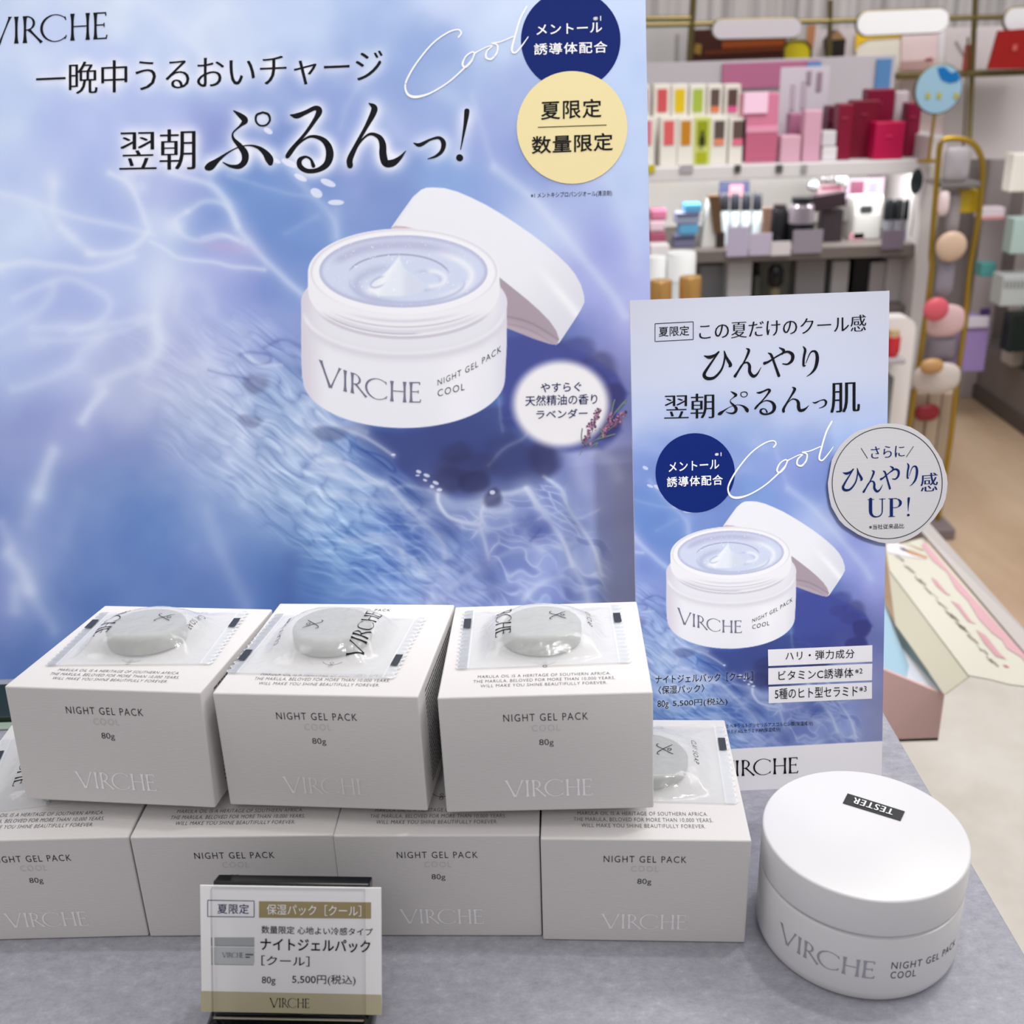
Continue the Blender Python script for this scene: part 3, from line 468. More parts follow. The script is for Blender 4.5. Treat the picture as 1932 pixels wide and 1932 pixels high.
    sp = (vnoise(X / 3.2, Y / 3.2, 77) > .93); blend(C, m, (244, 246, 252), g * sp * .6)
class Halo:                               # soft white print glow behind lettering
    def __init__(s, parts, box, step, sig, gain):
        x0, y0, x1, y1 = box; s.b = box; s.st = step; nx, ny = int((x1 - x0) / step), int((y1 - y0) / step); G = np.zeros((ny, nx))
        for V, F in parts:
            A = []; 
            for f in F:
                for i in range(1, len(f) - 1): A.append((f[0], f[i], f[i + 1]))
            A = np.array(A); a, b, c = V[A[:, 0]], V[A[:, 1]], V[A[:, 2]]
            ar = np.abs((b[:, 0] - a[:, 0]) * (c[:, 1] - a[:, 1]) - (b[:, 1] - a[:, 1]) * (c[:, 0] - a[:, 0])) / 2
            k = np.maximum(1, (ar * .8).astype(int)); k = np.minimum(k, 400); I = np.repeat(np.arange(len(A)), k); r1, r2 = rng.random(len(I)), rng.random(len(I)); q = r1 + r2 > 1; r1[q], r2[q] = 1 - r1[q], 1 - r2[q]
            P = a[I] + (b[I] - a[I]) * r1[:, None] + (c[I] - a[I]) * r2[:, None]; ix, iy = ((P[:, 0] - x0) / step).astype(int), ((P[:, 1] - y0) / step).astype(int)
            ok = (ix >= 0) & (iy >= 0) & (ix < nx) & (iy < ny); G[iy[ok], ix[ok]] = 1
        t = np.arange(-int(3 * sig / step), int(3 * sig / step) + 1); kr = np.exp(-(t * step) ** 2 / (2 * sig * sig)); kr /= kr.sum()
        G = np.apply_along_axis(lambda v: np.convolve(v, kr, 'same'), 0, G); G = np.apply_along_axis(lambda v: np.convolve(v, kr, 'same'), 1, G); s.G = np.clip(G * gain, 0, 1)
    def __call__(s, x, y):
        fx, fy = (x - s.b[0]) / s.st - .5, (y - s.b[1]) / s.st - .5; H, Wd = s.G.shape; ok = (fx > 0) & (fy > 0) & (fx < Wd - 2) & (fy < H - 2)
        ix, iy = np.clip(fx.astype(int), 0, Wd - 2), np.clip(fy.astype(int), 0, H - 2); tx, ty = fx - ix, fy - iy; G = s.G
        return np.where(ok, (G[iy, ix] * (1 - tx) + G[iy, ix + 1] * tx) * (1 - ty) + (G[iy + 1, ix] * (1 - tx) + G[iy + 1, ix + 1] * tx) * ty, 0)
PRINT_GAIN = 0.99
def printed_board(name, sheet, u0, u1, v0, v1, step, paint, matp, parent, side, thick, gain=1.0):
    nu, nv = int((u1 - u0) / step) + 1, int((v1 - v0) / step) + 1
    U, Vv = np.meshgrid(np.linspace(u0, u1, nu), np.linspace(v0, v1, nv)); P = sheet.uv(np.stack([U.ravel(), Vv.ravel()], 1)); q = project(P)
    C = paint(q[:, 0], q[:, 1]); col = lin(np.clip(C, 0, 255)) * PRINT_GAIN * gain
    i = (np.arange(nv - 1)[:, None] * nu + np.arange(nu - 1)[None]).ravel(); F = np.stack([i, i + 1, i + nu + 1, i + nu], 1)
    o = obj(name, P, F, matp, parent, colors=col)
    b = MB(); b.prism(sheet.uv([(u0, v0), (u1, v0), (u1, v1), (u0, v1)], -0.00012), -sheet.n * thick); b.build('backing_board', side, parent)
    return o

# ------------------------------------------------------------------ common materials
WHITE_P = mat('white_board', (232, 231, 233), 0.6)
INK = mat('black_ink', (14, 16, 22), 0.6, spec=.12); NAVY = mat('navy_ink', (8, 34, 108), 0.6, spec=.12); NAVY_T = mat('dark_navy_ink', (30, 34, 92), 0.6, spec=.12)
CREAM = mat('cream_ink', (232, 216, 160), 0.5); WHITE_I = mat('white_ink', (244, 244, 247), 0.5); PALE = mat('pale_strip', (226, 225, 231), 0.5)
SILV_I = mat('silver_ink', (120, 122, 142), 0.35, 0.3); PRINT = colmat('printed_photograph', 0.42, 0.3)

# ------------------------------------------------------------------ table
tb = thing('display_table', 'grey mottled stone-look display table under the cosmetics', 'table', (-0.30, 0.36, -0.85))
TS = mat('grey_stone_laminate', (128, 128, 136), 0.5, spec=0.35)
mottle(TS, [(120, 120, 130), (146, 146, 156), (160, 160, 170), (192, 192, 202)], 140, (1, 1.4, 1), 12, 0.86); bump(TS, 900, 0.12, dist=0.0004)
MB().box((-0.80, 0.02, -0.028), (0.1932, 0.70, 0), 0.0012).build('tabletop', TS, tb)
MB().box((-0.74, 0.08, -0.85), (0.12, 0.64, -0.028), 0.002).build('base_cabinet', mat('grey_cabinet', (120, 118, 120), 0.5), tb)

# ------------------------------------------------------------------ large poster
def jar_text():
    """lettering around the printed jar, poster coordinates"""
    def zz(V): return np.stack([540 + V[:, 0] * .3106, 320 + V[:, 1] * .3106], 1)
    V, F, _ = WORDMARK; X = 198 + V[:, 0] * 622; top = 1287 - 142 * np.clip((770 - X) / 580, 0, 2) ** 2; h = 134 + 26 * np.clip((400 - X) / 200, 0, 1)
    a = (zz(np.stack([X, top + (1 - V[:, 1]) * h], 1)), F)
    g = glyphs('NIGHT GEL PACK', -.006, 0, 1.22); V = g[0]; X = 920 + V[:, 0] * 386; s = V[:, 0]; base = 1313 - 150 * s - 58 * s ** 2.2
    b = (zz(np.stack([X, base - V[:, 1] * (37 + 2 * s)], 1)), g[1])
    g = glyphs('COOL', -.006, 0, 1.2); V = g[0]; c = (zz(np.stack([920 + V[:, 0] * 164, 1380 - 42 * V[:, 0] - V[:, 1] * 42], 1)), g[1])
    return a, b, c
PO = leaning(0.080763, 0.55433, 0.0, -0.0055287, 0.273541)
po = thing('large_poster', 'large blue water-print poster board showing an open white jar', 'poster', (-0.11, 0.555, 0))
T_L1 = txt('一晩中うるおいチャージ', 68, 181, 722, 153, 61, -.013, .02); T_L2 = txt('翌朝', 225, 322, 369, 319, 76, -.014, .022)
T_BIG = [strokes(K) for K in (K_PU, K_RU, K_N, K_TSU, K_EX)]
halo = Halo([T_L1, T_L2] + T_BIG, (-20, 60, 960, 380), 2, 11, 2.7)
def paint_poster(x, y):
    C = water(x, y); m = np.arange(len(x)); h = halo(x, y); blend(C, m, (240, 242, 250), np.clip(h, 0, 1) * .9)
    d = np.hypot((x - 1058.5) / 96, (y - 762) / 86); blend(C, m, (238, 236, 238), 1 - sm(.82, 1.06, d))
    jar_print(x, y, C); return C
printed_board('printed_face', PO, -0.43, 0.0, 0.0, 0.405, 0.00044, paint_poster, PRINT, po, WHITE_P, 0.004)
PO.ink('brand_wordmark', [place(WORDMARK, -29, 87.6, 203, 75.6, 54.5)], [INK], po, 0.0002)
PO.ink('headline_lettering', [T_L1, T_L2] + T_BIG, [INK], po, 0.0002)
PO.ink('footnote_lettering', [txt('※1 メントキシプロパンジオール(清涼剤)', 1001.5, 375.5, 1155, 371, 12)], [INK], po, 0.0002)
a, b, c = jar_text(); PO.ink('jar_lettering', [(*a, 0), (*b, 1), (*c, 1)], [SILV_I, INK], po, 0.0002)
PO.ink('script_lettering', [strokes(z2(C_COOL))], [WHITE_I], po, 0.0004)
bd = PO.ink('navy_badge', [disc(1076.8, 75.3, 94, 94.5)], [NAVY], po, 0.0002)
PO.ink('badge_lettering', [txt('※1', 1119, 39.5, 1134, 39, 9), txt('メントール', 1012, 66, 1136, 61, 19.5, .012, 0, 1.05), txt('誘導体配合', 1007.5, 104, 1146, 99.5, 22, .012, 0, 1.12)], [WHITE_I], bd, 0.0004)
bd = PO.ink('cream_badge', [disc(1079.4, 240.5, 104.4, 106.4)], [CREAM], po, 0.0005)
PO.ink('badge_lettering', [txt('夏限定', 1020.5, 226.5, 1135, 221.5, 36, .012, 0, 1.08), seg(1014.7, 240.2, 1144.3, 235.9, 1.5), txt('数量限定', 1003, 291, 1156.5, 284, 34, .014, 0, 1.05)], [INK], bd, 0.0007)
PO.ink('scent_note_lettering', [txt('やすらぐ', 1020, 741, 1097, 738.5, 18, .01), txt('天然精油の香り', 991, 766.5, 1127, 762.5, 20, .008), txt('ラベンダー', 1012, 791, 1108.5, 788, 17.5, .01)], [NAVY_T], po, 0.0002)
# lavender sprig drawing
L5 = lambda P: [(600 + x * .33126, 640 + y * .33126) for x, y in P]
sp = []
def stem(P, w, m): sp.append((*ribbon([(*q, w) for q in L5(P)]), m))
for P in ([(1490, 660), (1520, 600), (1560, 530), (1600, 400)], [(1520, 600), (1600, 560), (1660, 470), (1690, 420)], [(1600, 560), (1700, 480), (1750, 430)]): stem(P, 1.1, 0)
for P in ([(1510, 600), (1500, 560), (1505, 510)], [(1540, 620), (1590, 590), (1580, 610)], [(1590, 570), (1640, 555), (1690, 540)], [(1670, 430), (1680, 380), (1690, 345)], [(1690, 420), (1730, 370), (1755, 345)], [(1700, 410), (1745, 360), (1750, 370)], [(1620, 540), (1605, 510)]): stem(P, 2.2, 0)
for (x0, y0), (x1, y1), n, wd in (((1520, 595), (1545, 515), 40, 24), ((1548, 515), (1605, 398), 78, 30), ((1622, 535), (1650, 490), 34, 22), ((1650, 490), (1670, 422), 34, 20), ((1685, 485), (1748, 415), 60, 30)):
    for i in range(n):
        t = rng.random(); q = rng.normal(0, wd * .42 * (1.1 - .6 * t), 2); c = L5([(x0 + (x1 - x0) * t + q[0], y0 + (y1 - y0) * t + q[1])])[0]; r = rng.uniform(1.1, 2.5)
        sp.append((*disc(c[0], c[1], r, r * rng.uniform(.7, 1.5), 9), 1 + int(rng.integers(3))))
PO.ink('lavender_drawing', sp, [mat('sage_ink', (110, 132, 112), .6), mat('mauve_ink', (128, 86, 118), .6), mat('plum_ink', (90, 52, 92), .6), mat('rose_ink', (176, 120, 152), .6)], po, 0.0003)
MB().prism(PO.uv([(-.20, 0), (-.12, 0), (-.12, .2), (-.20, .2)], -0.0042), (0, .004, 0)).add(*(lambda q: (q, [[0, 1, 2], [3, 5, 4], [0, 3, 4, 1], [1, 4, 5, 2], [2, 5, 3, 0]]))(np.array([(-.09, .56, .002), (-.09, .66, .002), (-.09, .606, .18), (-.086, .56, .002), (-.086, .66, .002), (-.086, .606, .18)]))).build('easel_strut', mat('grey_board', (150, 150, 150), .8), po)

# ------------------------------------------------------------------ counter card in front of it
PC = leaning(0.05634, 0.429653, 0.0, 0.01695, 0.24217); PW, PH = 0.116019, 0.23188
pc = thing('counter_card', 'upright white and blue counter card leaning beside the stacked cartons', 'sign', (0.114, 0.43, 0))
def c6(S): V, F = S; return np.stack([1180 + V[:, 0] * .31056, 530 + V[:, 1] * .31056], 1), F
def c7(S): V, F = S; return np.stack([1180 + V[:, 0] * .31056, 930 + V[:, 1] * .31056], 1), F
def big2card(V): x, y = V[:, 0], V[:, 1]; u = 1255.5 + (x - 566) * .6312; return np.stack([u, 945.5 + (y - 353.5) * .6118 - (u - 1425) * .012], 1)
P_T = [c7(txt('ナイトジェルパック［クール］', 183, 1160, 775, 1138, 52, .004)), c7(txt('〈保湿パック〉', 200, 1224, 480, 1210, 50, .004)), c7(txt('80g', 195, 1313, 262, 1311, 52)), c7(txt('5,500円(税込)', 288, 1304, 620, 1292, 48))]
halo2 = Halo(P_T, (1220, 1260, 1440, 1350), 1, 3.4, 2.4)
def paint_card(x, y):
    u = (x - 1255.5) / .6312 + 566; v = (y + (x - 1425) * .012 - 945.5) / .6118 + 353.5
    C = water(u, v); m = np.arange(len(x)); yy = y + (x - 1434) * .04
    blend(C, m, (214, 217, 228), 1 - sm(700, 860, yy)); blend(C, m, (222, 221, 226), 1 - sm(570, 690, yy)); blend(C, m, (186, 196, 224), .35 * np.exp(-((yy - 770) / 40) ** 2))
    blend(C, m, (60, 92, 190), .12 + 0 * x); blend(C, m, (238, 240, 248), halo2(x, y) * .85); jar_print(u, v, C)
    blend(C, m, (238, 236, 240), sm(-1, 1, y - 1413 + (x - 1379) * .0523)); return C
printed_board('printed_face', PC, 0.0, PW, 0.0, PH, 0.0003, paint_card, PRINT, pc, WHITE_P, 0.0016, 0.93)
ink = [c6(frame([(180, 260), (412, 248), (412, 356), (180, 368)], 4)), c6(txt('夏限定', 202, 339, 388, 331, 60, .004)), c6(txt('この夏だけのクール感', 448, 358, 1463, 304, 100, -.0135, .02))]
ink += [c6(strokes(K)) for K in (K_HI, K_N2, K_YA, K_RI)] + [c6(txt('翌朝', 235, 840, 540, 832, 150, -.014, .024)), c6(place(norm(merge(T_BIG[:4])), 560, 822, 1226, 806, 168)), c6(txt('肌', 1245, 802, 1425, 793, 180, -.014, .024))]
ink += P_T + [c7(txt('※2 ヘキシル3-グリセリルアスコルビン酸(保湿成分)', 600, 1434, 1138, 1415, 30)), c7(txt('※3 セラミドAG,セラミドAP(保湿成分)', 560, 1470, 940, 1452, 29)), c7(place(WORDMARK, 551, 1733, 1050, 1706, 104))]
PC.ink('lettering', ink, [INK], pc, 0.0002)
a, b, c = [(big2card(q[0]), q[1]) for q in jar_text()]; PC.ink('jar_lettering', [(*a, 0), (*b, 1), (*c, 1)], [SILV_I, INK], pc, 0.0002)
bd = PC.ink('navy_badge', [c6(disc(424, 1166, 241, 241))], [NAVY], pc, 0.0002)
PC.ink('badge_lettering', [c6(txt('※1', 543, 1066, 583, 1064, 23)), c6(txt('メントール', 262, 1161, 570, 1141, 58, .012, 0, 1.05)), c6(txt('誘導体配合', 252, 1254, 592, 1239, 63, .012, 0, 1.12))], [WHITE_I], bd, 0.0004)
V, F = strokes(z2(C_COOL)); PC.ink('script_lettering', [(np.stack([1374 + (V[:, 0] - 765) * .8546, 924 + (V[:, 1] - 165) * .846], 1), F)], [WHITE_I], pc, 0.0004)
st = PC.ink('claim_strips', [c7(poly(q)) for q in ([(866, 952), (1500, 925), (1500, 1025), (868, 1052)], [(868, 1065), (1500, 1037), (1498, 1138), (868, 1165)], [(870, 1178), (1498, 1150), (1498, 1250), (870, 1278)])], [PALE], pc, 0.0002)
PC.ink('strip_lettering', [c7(txt('ハリ・弾力成分', 972, 1019, 1392, 1004, 56, .004, 0, 1.1)), c7(txt('ビタミンC誘導体', 930, 1140, 1385, 1122, 60, .004, 0, 1.05)), c7(txt('※2', 1395, 1099, 1440, 1096, 31)), c7(txt('5種のヒト型セラミド', 908, 1254, 1412, 1236, 66, .004)), c7(txt('※3', 1420, 1209, 1465, 1206, 33))], [INK], st, 0.0004)
# silver round sticker on the card's right edge
SV = mat('brushed_silver_card', (222, 221, 226), 0.36, 0.5); bump(SV, 60, 0.10, (1, 1, 30), dist=0.0004)
jit = 1 + .012 * np.sin(np.linspace(0, 2 * np.pi, 48, endpoint=False) * 5 + 1) + rng.normal(0, .004, 48)
V, F = disc(1674, 911.5, 112.5, 113, 48, jit); A_, B_ = PC.px(V, 0.0024), PC.px(V, 0.0030); n = len(V)
sk = obj('silver_sticker', np.concatenate([A_, B_]), [list(range(n)), list(range(n, 2 * n))[::-1]] + [[i, (i + 1) % n, n + (i + 1) % n, n + i] for i in range(n)], SV, pc); sk['label'] = 'round silver sticker'
def z8(S): V, F = S; return np.stack([1500 + V[:, 0] * .22360, 500 + V[:, 1] * .22360], 1), F
N_HI, N_N2, N_YA, N_RI = [norm(strokes(K)) for K in (K_HI, K_N2, K_YA, K_RI)]
PC.ink('sticker_lettering', [ring2(1674, 911.5, 104.5, 105.5, 1.3), z8(seg(558, 1545, 612, 1632, 5)), z8(seg(1000, 1530, 940, 1620, 5)), (*z8(txt('さらに', 640, 1634, 925, 1618, 100, -.012, .02)), 1), (*z8(place(N_HI, 395, 1912, 572, 1905, 195)), 1), (*z8(place(N_N2, 570, 1924, 742, 1918, 190)), 1), (*z8(place(N_YA, 716, 1900, 885, 1890, 200)), 1), (*z8(place(N_RI, 942, 1870, 1040, 1862, 200)), 1), (*z8(txt('感', 1060, 1914, 1205, 1905, 155, -.014, .022)), 1), (*z8(place(N_UP, 612, 2133, 970, 2119, 168)), 1), z8(txt('※当社従来品比', 625, 2232 + 0, 920, 2222, 42))], [INK, mat('royal_blue_ink', (12, 34, 92), .6, spec=.1)], sk, 0.0032)
MB().prism(PC.uv([(.04, .001), (.08, .001), (.075, .15), (.045, .15)], -0.0018), (0, .0012, 0)).prism([(.114, .432, .001), (.114, .50, .001), (.114, .47, .13)], (.0012, 0, 0)).build('easel_strut', mat('grey_board', (150, 150, 150), .8), pc)

# ------------------------------------------------------------------ cartons
CW, CD, CH = 0.08, 0.08145, 0.050346
CARD = mat('white_textured_carton', (211, 208, 207), 0.55, spec=0.3); bump(CARD, 260, 0.35, (1, 6, 9), 4, 0.0003)
FOIL = mat('silver_foil', (248, 247, 249), 0.26, 0.2); EMBOSS_SHADE = mat('emboss_shade_on_carton', (197, 194, 194), 0.18, spec=0.6)
GREY_I = mat('grey_ink', (70, 70, 74), 0.5)
def lay(g, f, h, v):                      # unit glyphs on a face given by f(u, v)
    return f(g[0][:, 0], g[0][:, 1]), g[1]
def panel(parts, fn):
    V, F = merge(parts); return fn(V), F
cart0 = thing('carton', 'x', 'box', group='white gel cartons stacked in two rows')
MB().box((-CW / 2, 0, 0), (CW / 2, CD, CH), 0.0007, seg=3).build('box_body', CARD, cart0, world=False)
fr = lambda V: np.stack([V[:, 0], np.full(len(V), -0.00012), V[:, 1]], 1)
tp = lambda V: np.stack([V[:, 0], V[:, 1], np.full(len(V), CH + 0.00012)], 1)
def fl(s, x0, x1, z0, z1, off=0.0, sp=1.0): V, F, _ = glyphs(s, off, 0, sp); return np.stack([x0 + V[:, 0] * (x1 - x0), z0 + V[:, 1] * (z1 - z0)], 1), F
def wm(x0, x1, z0, z1): V, F, _ = WORDMARK; return np.stack([x0 + V[:, 0] * (x1 - x0), z0 + V[:, 1] * (z1 - z0)], 1), F
V, F = panel([fl('NIGHT GEL PACK', -.0158, .0158, .0395, .0426, -.006, 1.2), fl('80g', -.0028, .0026, .0283, .0316, -.008)], fr); obj('front_lettering', V, F, INK, cart0, world=False, stag=(0, -1, 0))
V, F = panel([fl('COOL', -.0053, .0053, .0350, .0378, -.004, 1.2)], fr); obj('embossed_lettering', V, F, EMBOSS_SHADE, cart0, world=False)  # flat letters; the darker tone stands in for the shading of embossing
V, F = panel([wm(-.0168, .0168, .0062, .0142)], fr); obj('foil_wordmark', V, F, FOIL, cart0, world=False, stag=(0, -1, 0))
em = [(np.stack([x * .9, .0214 + y * .9], 1), f) for (v, f) in [merge([ring2(0, .0042, .0009, .0009, .00028, 20), ring2(0, .0012, .00095, .00095, .00028, 20), ribbon([(-.0045, .0052, .0003), (-.003, .0036, .0003), (-.0012, .0027, .0003), (0, .0026, .0003), (.0012, .0027, .0003), (.003, .0036, .0003), (.0045, .0052, .0003)]), ribbon([(-.0008, .002, .0003), (0, .003, .0003), (.0008, .002, .0003)])])] for x, y in [(v[:, 0], v[:, 1])]]
tops = [fl('MARULA OIL IS A HERITAGE OF SOUTHERN AFRICA.', -.0258, .0252, .0143, .0165, -.01, 1.1), fl('THE MARULA, BELOVED FOR MORE THAN 10,000 YEARS,', -.0273, .0267, .0102, .0128, -.01, 1.08), fl('WILL MAKE YOU SHINE BEAUTIFULLY FOREVER.', -.0243, .0236, .0069, .0091, -.01, 1.1)]
V, F = panel([fl('NIGHT GEL PACK', -.0105, .0125, .0738, .0759, -.008, 1.2)], tp); obj('back_lettering', V, F, GREY_I, cart0, world=False)
V, F = panel(em, tp); obj('emblem', V, F, GREY_I, cart0, world=False, stag=(0, 0, 1))
V, F = panel(tops, tp); obj('top_lettering', V, F, GREY_I, cart0, world=False)
sd = []
for i in range(22):
    z = .0455 - i * .0019; y = .012
    while y < .066:
        w = rng.uniform(.0008, .0035); sd.append((np.array([(y, z), (y + w, z), (y + w, z + .0008), (y, z + .0008)]), [[0, 1, 2, 3]])); y += w + .0006
V, F = merge(sd); obj('side_print', np.stack([np.full(len(V), CW / 2 + .00012), V[:, 0], V[:, 1]], 1), F, GREY_I, cart0, world=False)
CART = {'T1': (-0.16, 0.36, -0.1411, 0.0577, -0.0885, 0.014), 'T2': (-0.0762, 0.3535, -0.1303, 0.0572, -0.0488, 0.0227), 'T3': (0.0107, 0.346, -0.0434, 0.0583, -0.0582, 0.0205),
        'B4': (0.0466, 0.3366, -0.0655, 0.0002, 0, 0), 'B3': (-0.0336, 0.3431, -0.0465, 0.0002, 0, 0), 'B2': (-0.1135, 0.3468, -0.0325, 0.0002, 0, 0), 'B1': (-0.1941, 0.3488, -0.0095, 0.0002, 0, 0)}
CLAB = {'T1': 'white carton at left of the upper row, carrying a soap sachet', 'T2': 'white carton in the middle of the upper row of three', 'T3': 'white carton at right of the upper row, in front of the counter card',
        'B4': 'white carton in the lower row beside the tester jar', 'B3': 'white carton in the lower row right of the price card stand', 'B2': 'white carton in the lower row directly behind the price card stand', 'B1': 'white carton in the lower row cut off by the left edge'}
CM = {}
for i, (k, (x, y, yaw, z, px_, py_)) in enumerate(CART.items()):
    c = cart0 if i == 0 else copy_tree(cart0); c.location = (x, y, z); c.rotation_euler = (px_, -py_, yaw); c['label'] = CLAB[k]; CM[k] = Matrix.LocRotScale(Vector((x, y, z)), Euler((px_, -py_, yaw)), None)

# ------------------------------------------------------------------ clay soap sachets
def film(name, clear, rgb=(214, 217, 221), strength=0.5):
    m = mat(name, rgb, 0.16, spec=0.8); bump(m, 130, strength, (1, 1, 1), 3, 0.0012); nt = m.node_tree; L = nt.links.new
    t = nt.nodes.new('ShaderNodeBsdfTransparent'); mx = nt.nodes.new('ShaderNodeMixShader'); lw = nt.nodes.new('ShaderNodeLayerWeight'); lw.inputs[0].default_value = 0.35
    mr = nt.nodes.new('ShaderNodeMapRange'); mr.inputs[3].default_value = 1 - clear; mr.inputs[4].default_value = min(1, 1 - clear + .35)
    b = nt.nodes['Principled BSDF']; L(lw.outputs['Facing'], mr.inputs[0]); L(mr.outputs[0], mx.inputs[0]); L(t.outputs[0], mx.inputs[1]); L(b.outputs[0], mx.inputs[2]); L(mx.outputs[0], nt.nodes['Material Output'].inputs[0]); return m
FILM = film('clear_sachet_film', 0.68); CRIMP = film('crimped_film', 0.50, (222, 226, 232), 0.3)
SOAP = mat('grey_clay_soap', (136, 136, 128), 0.5); mottle(SOAP, [(126, 126, 118), (136, 136, 128), (146, 146, 138)], 120); bump(SOAP, 500, 0.3, dist=0.0004)
ST_R, ST_T = 0.0162, 0.0088
X0, X1, Y0, Y1 = -0.0345, 0.035, -0.0235, 0.0305
def fh(x, y):
    d = np.hypot(x, y); ed = np.minimum(np.minimum(x - X0 - .006, X1 - .006 - x), np.minimum(y - Y0, Y1 - y)); k = sm(0, .010, ed)
    h = ST_T + .0004 - (ST_T - .0012) * sm(ST_R * .93, ST_R + .015, d)
    wr = .0007 * (vnoise(x * 260 + y * 120, y * 300 - x * 90, 5) - .5) * sm(ST_R, ST_R + .006, d) + .0002 * (vnoise(x * 700, y * 700, 8) - .5)
    return .0004 + np.maximum(h - .0004, 0) * k + wr * k + .0003 * (1 - k)
sach0 = thing('soap_sachet', 'x', 'sachet', group='clear soap sachets lying on the cartons')
MB().lathe([(ST_R - .0018, .0003), (ST_R - .0004, .0009), (ST_R, .002), (ST_R, .0070), (ST_R - .0007, .0081), (ST_R - .002, ST_T), (.0001, ST_T)], n=64).build('clay_soap', SOAP, sach0, smooth=True, world=False)
nx, ny = 90, 70; gx, gy = np.meshgrid(np.linspace(X0 + .0055, X1 - .0055, nx), np.linspace(Y0, Y1, ny)); gx, gy = gx.ravel(), gy.ravel()
i = (np.arange(ny - 1)[:, None] * nx + np.arange(nx - 1)[None]).ravel(); FG = np.stack([i, i + 1, i + nx + 1, i + nx], 1)
obj('film', np.stack([gx, gy, fh(gx, gy)], 1), FG, FILM, sach0, smooth=True, world=False)
for sgn in (-1, 1):                        # crimped ends with a saw-tooth cut
    yy = np.linspace(Y0, Y1, 61); tri = np.abs((np.arange(61) % 4) - 2) / 2 * .0014; xin = X0 + .0055 if sgn < 0 else X1 - .0055; xo = (X0 + tri) if sgn < 0 else (X1 - tri)
    xs_ = np.array([0, .2, .2, .4, .4, .6, .6, .8, .8, 1]); zz = np.array([0, 1, 0, 1, 0, 1, 0, 1, 0, 0]) * .00018
    V = np.stack([np.stack([xin + (xo - xin) * a, yy, fh(np.full(61, xin), yy) * (1 - a) + .0005 * a + b], 1) for a, b in zip(xs_, zz)]).reshape(-1, 3)
    i = (np.arange(9)[:, None] * 61 + np.arange(60)[None]).ravel(); obj('crimped_seal', V, np.stack([i, i + 1, i + 62, i + 61], 1), CRIMP, sach0, world=False)
def down(g, xc, yc, L_, h): V = g[0]; return np.stack([xc + (V[:, 1] - .5) * h, yc + L_ / 2 - V[:, 0] * L_], 1), g[1]
pr = [down(WORDMARK, -.0155, .005, .032, .0068), down(glyphs('CLAY SOAP', -.01, 0, 1.2), .0195, .005, .019, .0021)]
e0 = merge([ring2(0, .0027, .0009, .0009, .00028, 18)] + [ribbon([(k * -.0033, .0040, .00028), (k * -.0022, .0026, .0003), (k * -.0009, .0011, .0003), (0, 0, .0003), (k * .0012, -.0014, .0003), (k * .0024, -.0024, .0003), (k * .0034, -.0024, .0003), (k * .0037, -.0017, .00028)]) for k in (1, -1)])
pr.append((np.stack([.006 + e0[0][:, 1], .0035 - e0[0][:, 0]], 1), e0[1]))
V, F = merge(pr); obj('film_print', np.stack([V[:, 0], V[:, 1], fh(V[:, 0], V[:, 1]) + .00025], 1), F, INK, sach0, world=False, stag=(0, 0, 1))
for a in (X0 + .0015, X1 - .0045): V = np.array([(a, .012), (a + .003, .012), (a + .003, .021), (a, .021)]); obj('registration_mark', np.stack([V[:, 0], V[:, 1], np.full(len(V), .0013)], 1), [[0, 1, 2, 3]], mat('dark_grey_ink', (44, 48, 56), .4), sach0, world=False)
SACH = [('T1', (-.001, .0437), .08, 1.0, 'clear soap sachet on the upper left carton, wordmark at its left end'), ('T2', (-.0045, .044), math.pi - .04, 1.0, 'clear soap sachet on the upper middle carton, wordmark at its right end'), ('T3', (-.0012, .0452), .02, 1.0, 'clear soap sachet on the upper right carton next to the counter card'),
        ('B4', (.004, .0458), -.03, .70, 'clear soap sachet half hidden between upper right carton and tester jar'), ('B1', (-.001, .044), .16, .40, 'clear soap sachet pressed under the upper left carton at the left edge')]
for i, (k, (lx, ly), rz, sz, lab) in enumerate(SACH):
    s = sach0 if i == 0 else copy_tree(sach0); M = CM[k] @ Matrix.Translation((lx, ly, CH + .0002)) @ Matrix.Rotation(rz, 4, 'Z'); s.matrix_basis = M
    if sz != 1: s.scale = (1, 1, sz)
    s['label'] = lab

# ------------------------------------------------------------------ tester jar
JX, JY, JR, JH = 0.131515, 0.340479, 0.038473, 0.048099
jar = thing('cream_jar', 'round white tester jar with closed lid at right on the table', 'jar', (JX, JY, 0.0002))
JW = mat('white_jar_plastic', (214, 213, 216), 0.24, spec=0.5)
MB().lathe([(JR - .0035, 0), (JR - .0014, .0006), (JR - .0003, .0025), (JR, .005), (JR, .0292), (JR - .0003, .0300), (JR - .0012, .0305), (JR - .0024, .0308), (JR - .0026, .0322)], n=128).build('jar_body', JW, jar, smooth=True, world=False)
lid = MB().lathe([(JR - .003, .0314), (JR - .0006, .0315), (JR - .0001, .0320), (JR, .0328), (JR, .0472), (JR - .0002, .0477), (JR - .0006, .0480), (JR - .0011, JH), (.0005, JH + .00005)], n=128).build('lid', JW, jar, smooth=True, world=False)
def cyl(g, t0, t1, z0, z1, k=0.0): th = np.radians(t0 + g[0][:, 0] * (t1 - t0)); r = JR + .00015; return np.stack([r * np.cos(th), r * np.sin(th), z0 + k * g[0][:, 0] + g[0][:, 1] * (z1 - z0)], 1), g[1]
V, F = cyl(WORDMARK, -154, -97.3, .0118, .0205); obj('wordmark', V, F, mat('pale_silver_ink', (172, 172, 180), .25, .5), jar, world=False, stag='radial')
